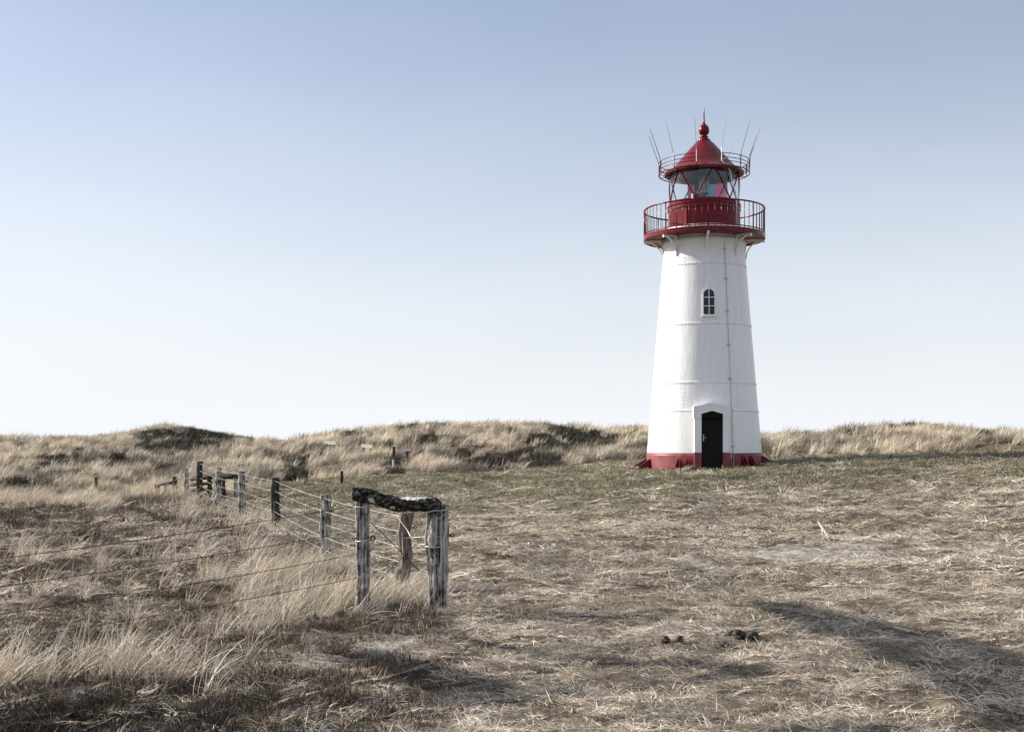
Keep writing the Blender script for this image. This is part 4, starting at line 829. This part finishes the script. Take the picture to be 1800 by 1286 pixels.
# low heath and moss in the rough foreground
XX, YY, SS, TT = [], [], [], []
for (dens, a, b, s) in ((45, 6.5, 18, 1.0), (16, 18, 34, 1.4)):
    X, Y = sample(dens, a, b); e, Ln, sm = zone(X, Y); hm = heath_mask(X, Y); p = Ln*(.5+.5*hm)*sst(.5, -.5, e)
    X, Y = keep(X, Y, p); XX.append(X); YY.append(Y); SS.append(s*RNG.uniform(.6, 1.2, len(X))); TT.append(RNG.uniform(.0, 1, len(X))+.4*(1-heath_mask(X, Y)))
for (dens, a, b, s) in ((9, 6.5, 18, .5), (8, 18, 43, .8)):          # dark moss and old growth showing between the straw
    X, Y = sample(dens, a, b); e, Ln, sm = zone(X, Y); p = (1-Ln)*sst(.5, -.5, e)*(1-.6*sm)*sst(.52, .66, fbm(X*1.9, Y*2.6, 97, 3))*tower_clear(X, Y, 2.2)
    X, Y = keep(X, Y, p); XX.append(X); YY.append(Y); SS.append(s*RNG.uniform(.5, 1.1, len(X))); TT.append(RNG.uniform(.3, 1, len(X)))
X, Y, S, T = map(np.concatenate, (XX, YY, SS, TT)); scatter('heath', heaths, X, Y, S, T, GM_HEATH, 'low dark brown heath and moss left of the fence')
# dunes
def dune_pts(bands, thr_dark):
    XX, YY, SS, TT = [], [], [], []
    for (dens, a, b, s) in bands:
        X, Y = sample(dens, a, b, .60); z, u, d = base_h(X, Y); e = d-edge_d(u); n = fbm(X*.5, Y*.35, 91, 3); dk = dark_mask(X, Y)
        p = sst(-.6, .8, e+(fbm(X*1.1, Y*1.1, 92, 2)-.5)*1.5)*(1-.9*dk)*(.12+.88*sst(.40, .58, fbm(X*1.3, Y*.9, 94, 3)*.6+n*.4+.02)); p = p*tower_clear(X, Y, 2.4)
        X, Y = keep(X, Y, p); XX.append(X); YY.append(Y); SS.append(s*RNG.uniform(.5, 1.15, len(X))); TT.append((fbm(X*.7, Y*.5, 93, 4)-.5)*3.2+.55+RNG.normal(0, .22, len(X)))
    return map(np.concatenate, (XX, YY, SS, TT))
X, Y, S, T = dune_pts(((9, 29, 50, 1.0),), 0); scatter('dune_grass', dunesN, X, Y, S, T, GM_DUNE, 'pale dry grass at the foot of the dunes', yaw=.5, tiltamp=.15)
X, Y, S, T = dune_pts(((5.0, 50, 75, 1.0), (2.4, 75, 128, 1.25)), 0); scatter('dune_grass', dunes, X, Y, S, T, GM_DUNE, 'pale wind-combed grass over the dune crests', yaw=.5, tiltamp=.15)
clumps = [clump_mesh('marramclump', 30, .12, (.35, .85), (.014, .026), (3, 34), (.42, .03), .85, 4, 600+i) for i in range(6)]
XX, YY, SS, TT = [], [], [], []
for (dens, a, b, s) in ((3.0, 29, 60, .85), (1.3, 60, 120, 1.0)):
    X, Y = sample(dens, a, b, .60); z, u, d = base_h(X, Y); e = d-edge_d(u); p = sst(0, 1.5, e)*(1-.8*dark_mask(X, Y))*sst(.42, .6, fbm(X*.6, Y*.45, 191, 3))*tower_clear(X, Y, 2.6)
    X, Y = keep(X, Y, p); XX.append(X); YY.append(Y); SS.append(s*RNG.uniform(.5, 1.1, len(X))); TT.append(RNG.uniform(.45, 1, len(X)))
X, Y, S, T = map(np.concatenate, (XX, YY, SS, TT)); scatter('marram_clumps', clumps, X, Y, S, T, GM_STRAW, 'pale marram clumps standing out of the dune grass', yaw=.5, tiltamp=.12)
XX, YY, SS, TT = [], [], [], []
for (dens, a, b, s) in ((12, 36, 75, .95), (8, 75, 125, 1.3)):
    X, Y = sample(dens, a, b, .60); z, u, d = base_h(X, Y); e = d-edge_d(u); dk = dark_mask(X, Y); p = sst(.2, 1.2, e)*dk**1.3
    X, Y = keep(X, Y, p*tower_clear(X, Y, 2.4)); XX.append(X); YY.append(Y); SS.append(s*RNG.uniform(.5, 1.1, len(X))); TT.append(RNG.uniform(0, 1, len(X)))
X, Y, S, T = map(np.concatenate, (XX, YY, SS, TT)); scatter('dune_scrub_shade', scrubs, X, Y, S, T, GM_SCRUB_SHADE, 'dark low scrub patches, also standing in for shade in the dune hollows')

# ---------------------------------------------------------------- unseen tree added left of the picture, crown shaped to throw the foreground shadow
def make_shadow_tree():
    t = thing('shadow_caster_tree', 'unseen wind-bent tree added left of the picture, its crown shaped to throw the long shadow on the foreground grass', 'tree', (-11.3, 10.2, H(-11.3, 10.2)))
    o0 = Vector(t.location); GZ = -1.93; k1, k2 = 1/math.tan(SUN_EL)*-math.sin(SUN_AZ), 1/math.tan(SUN_EL)*math.cos(SUN_AZ)
    def caster(px, py, xp=-10.6):
        d = -GZ*F/(py-HZ); gz_ = GZ
        for _ in range(6): gz_ = float(base_h(np.array([(px-900)/F*d]), np.array([d]))[0][0])+.06; d = .5*d+.5*(-gz_*F/(py-HZ))
        sx = (px-900)/F*d; h = (sx-xp)/k1; return Vector((xp, d+k2*h, gz_+h))-o0
    main = [caster(*q) for q in ((1900, 1262), (1800, 1208), (1700, 1160), (1610, 1128), (1530, 1103), (1450, 1082), (1370, 1068), (1300, 1059))]; mr_ = [.62, .58, .54, .50, .44, .32, .18, .08]
    thin = [caster(*q) for q in ((1500, 1112), (1420, 1096), (1340, 1092), (1250, 1094), (1175, 1093))]; tr_ = [.2, .14, .08, .06, .04]
    low = [caster(*q) for q in ((1330, 1175), (1200, 1160), (1080, 1152), (960, 1142), (850, 1122), (760, 1106))]; lr_ = [.10, .08, .07, .06, .05, .04]
    left = [caster(*q) for q in ((860, 1215), (760, 1180), (670, 1150), (600, 1130))]; fr_ = [.3, .28, .22, .14]
    bm = bmesh.new(); fork = Vector((.5, .2, 4.6)); tube(bm, [(0, 0, -.3), (.1, -.1, 1.5), (.3, 0, 3.2), fork], [.22, .18, .15, .13], 10); trunk = obj('trunk', bm, WD, t, True)
    for br, st in ((main, fork+Vector((.3, .8, 1.5))), (low, fork+Vector((.2, 1.2, .6))), (left, fork+Vector((.1, 1.0, -.2)))):
        bm = bmesh.new(); pts = [Vector((.3, 0, 4.2)), st]+br; tube(bm, pts, list(np.linspace(.11, .02, len(pts))), 8); obj('limb', bm, WD, t, True)
    bm = bmesh.new(); tube(bm, [main[4]]+thin, list(np.linspace(.06, .015, 6)), 6); obj('limb', bm, WD, t, True)
    V = []; Fc = []; g = np.random.default_rng(5)
    for br, rr, den in ((main, mr_, 3600), (thin, tr_, 900), (low, lr_, 900), (left, fr_, 1500)):
        for i in range(len(br)-1):
            for _ in range(den):
                s = g.uniform(); c = br[i].lerp(br[i+1], s); r = (rr[i]*(1-s)+rr[i+1]*s)
                v = Vector(g.normal(0, 1, 3)); v = v.normalized()*r*g.uniform()**.33; v.z *= .3; p = c+v
                a = Vector(g.normal(0, 1, 3)).normalized()*g.uniform(.04, .08); b_ = Vector(g.normal(0, 1, 3)); b_ = (b_-a*b_.dot(a)/a.length_squared).normalized()*.035
                k = len(V); V += [tuple(p-a), tuple(p+b_), tuple(p+a), tuple(p-b_)]; Fc.append((k, k+1, k+2, k+3))
    obj('crown', (V, Fc), mat('dark_needles', (.035, .05, .025), .8), t)
make_shadow_tree()
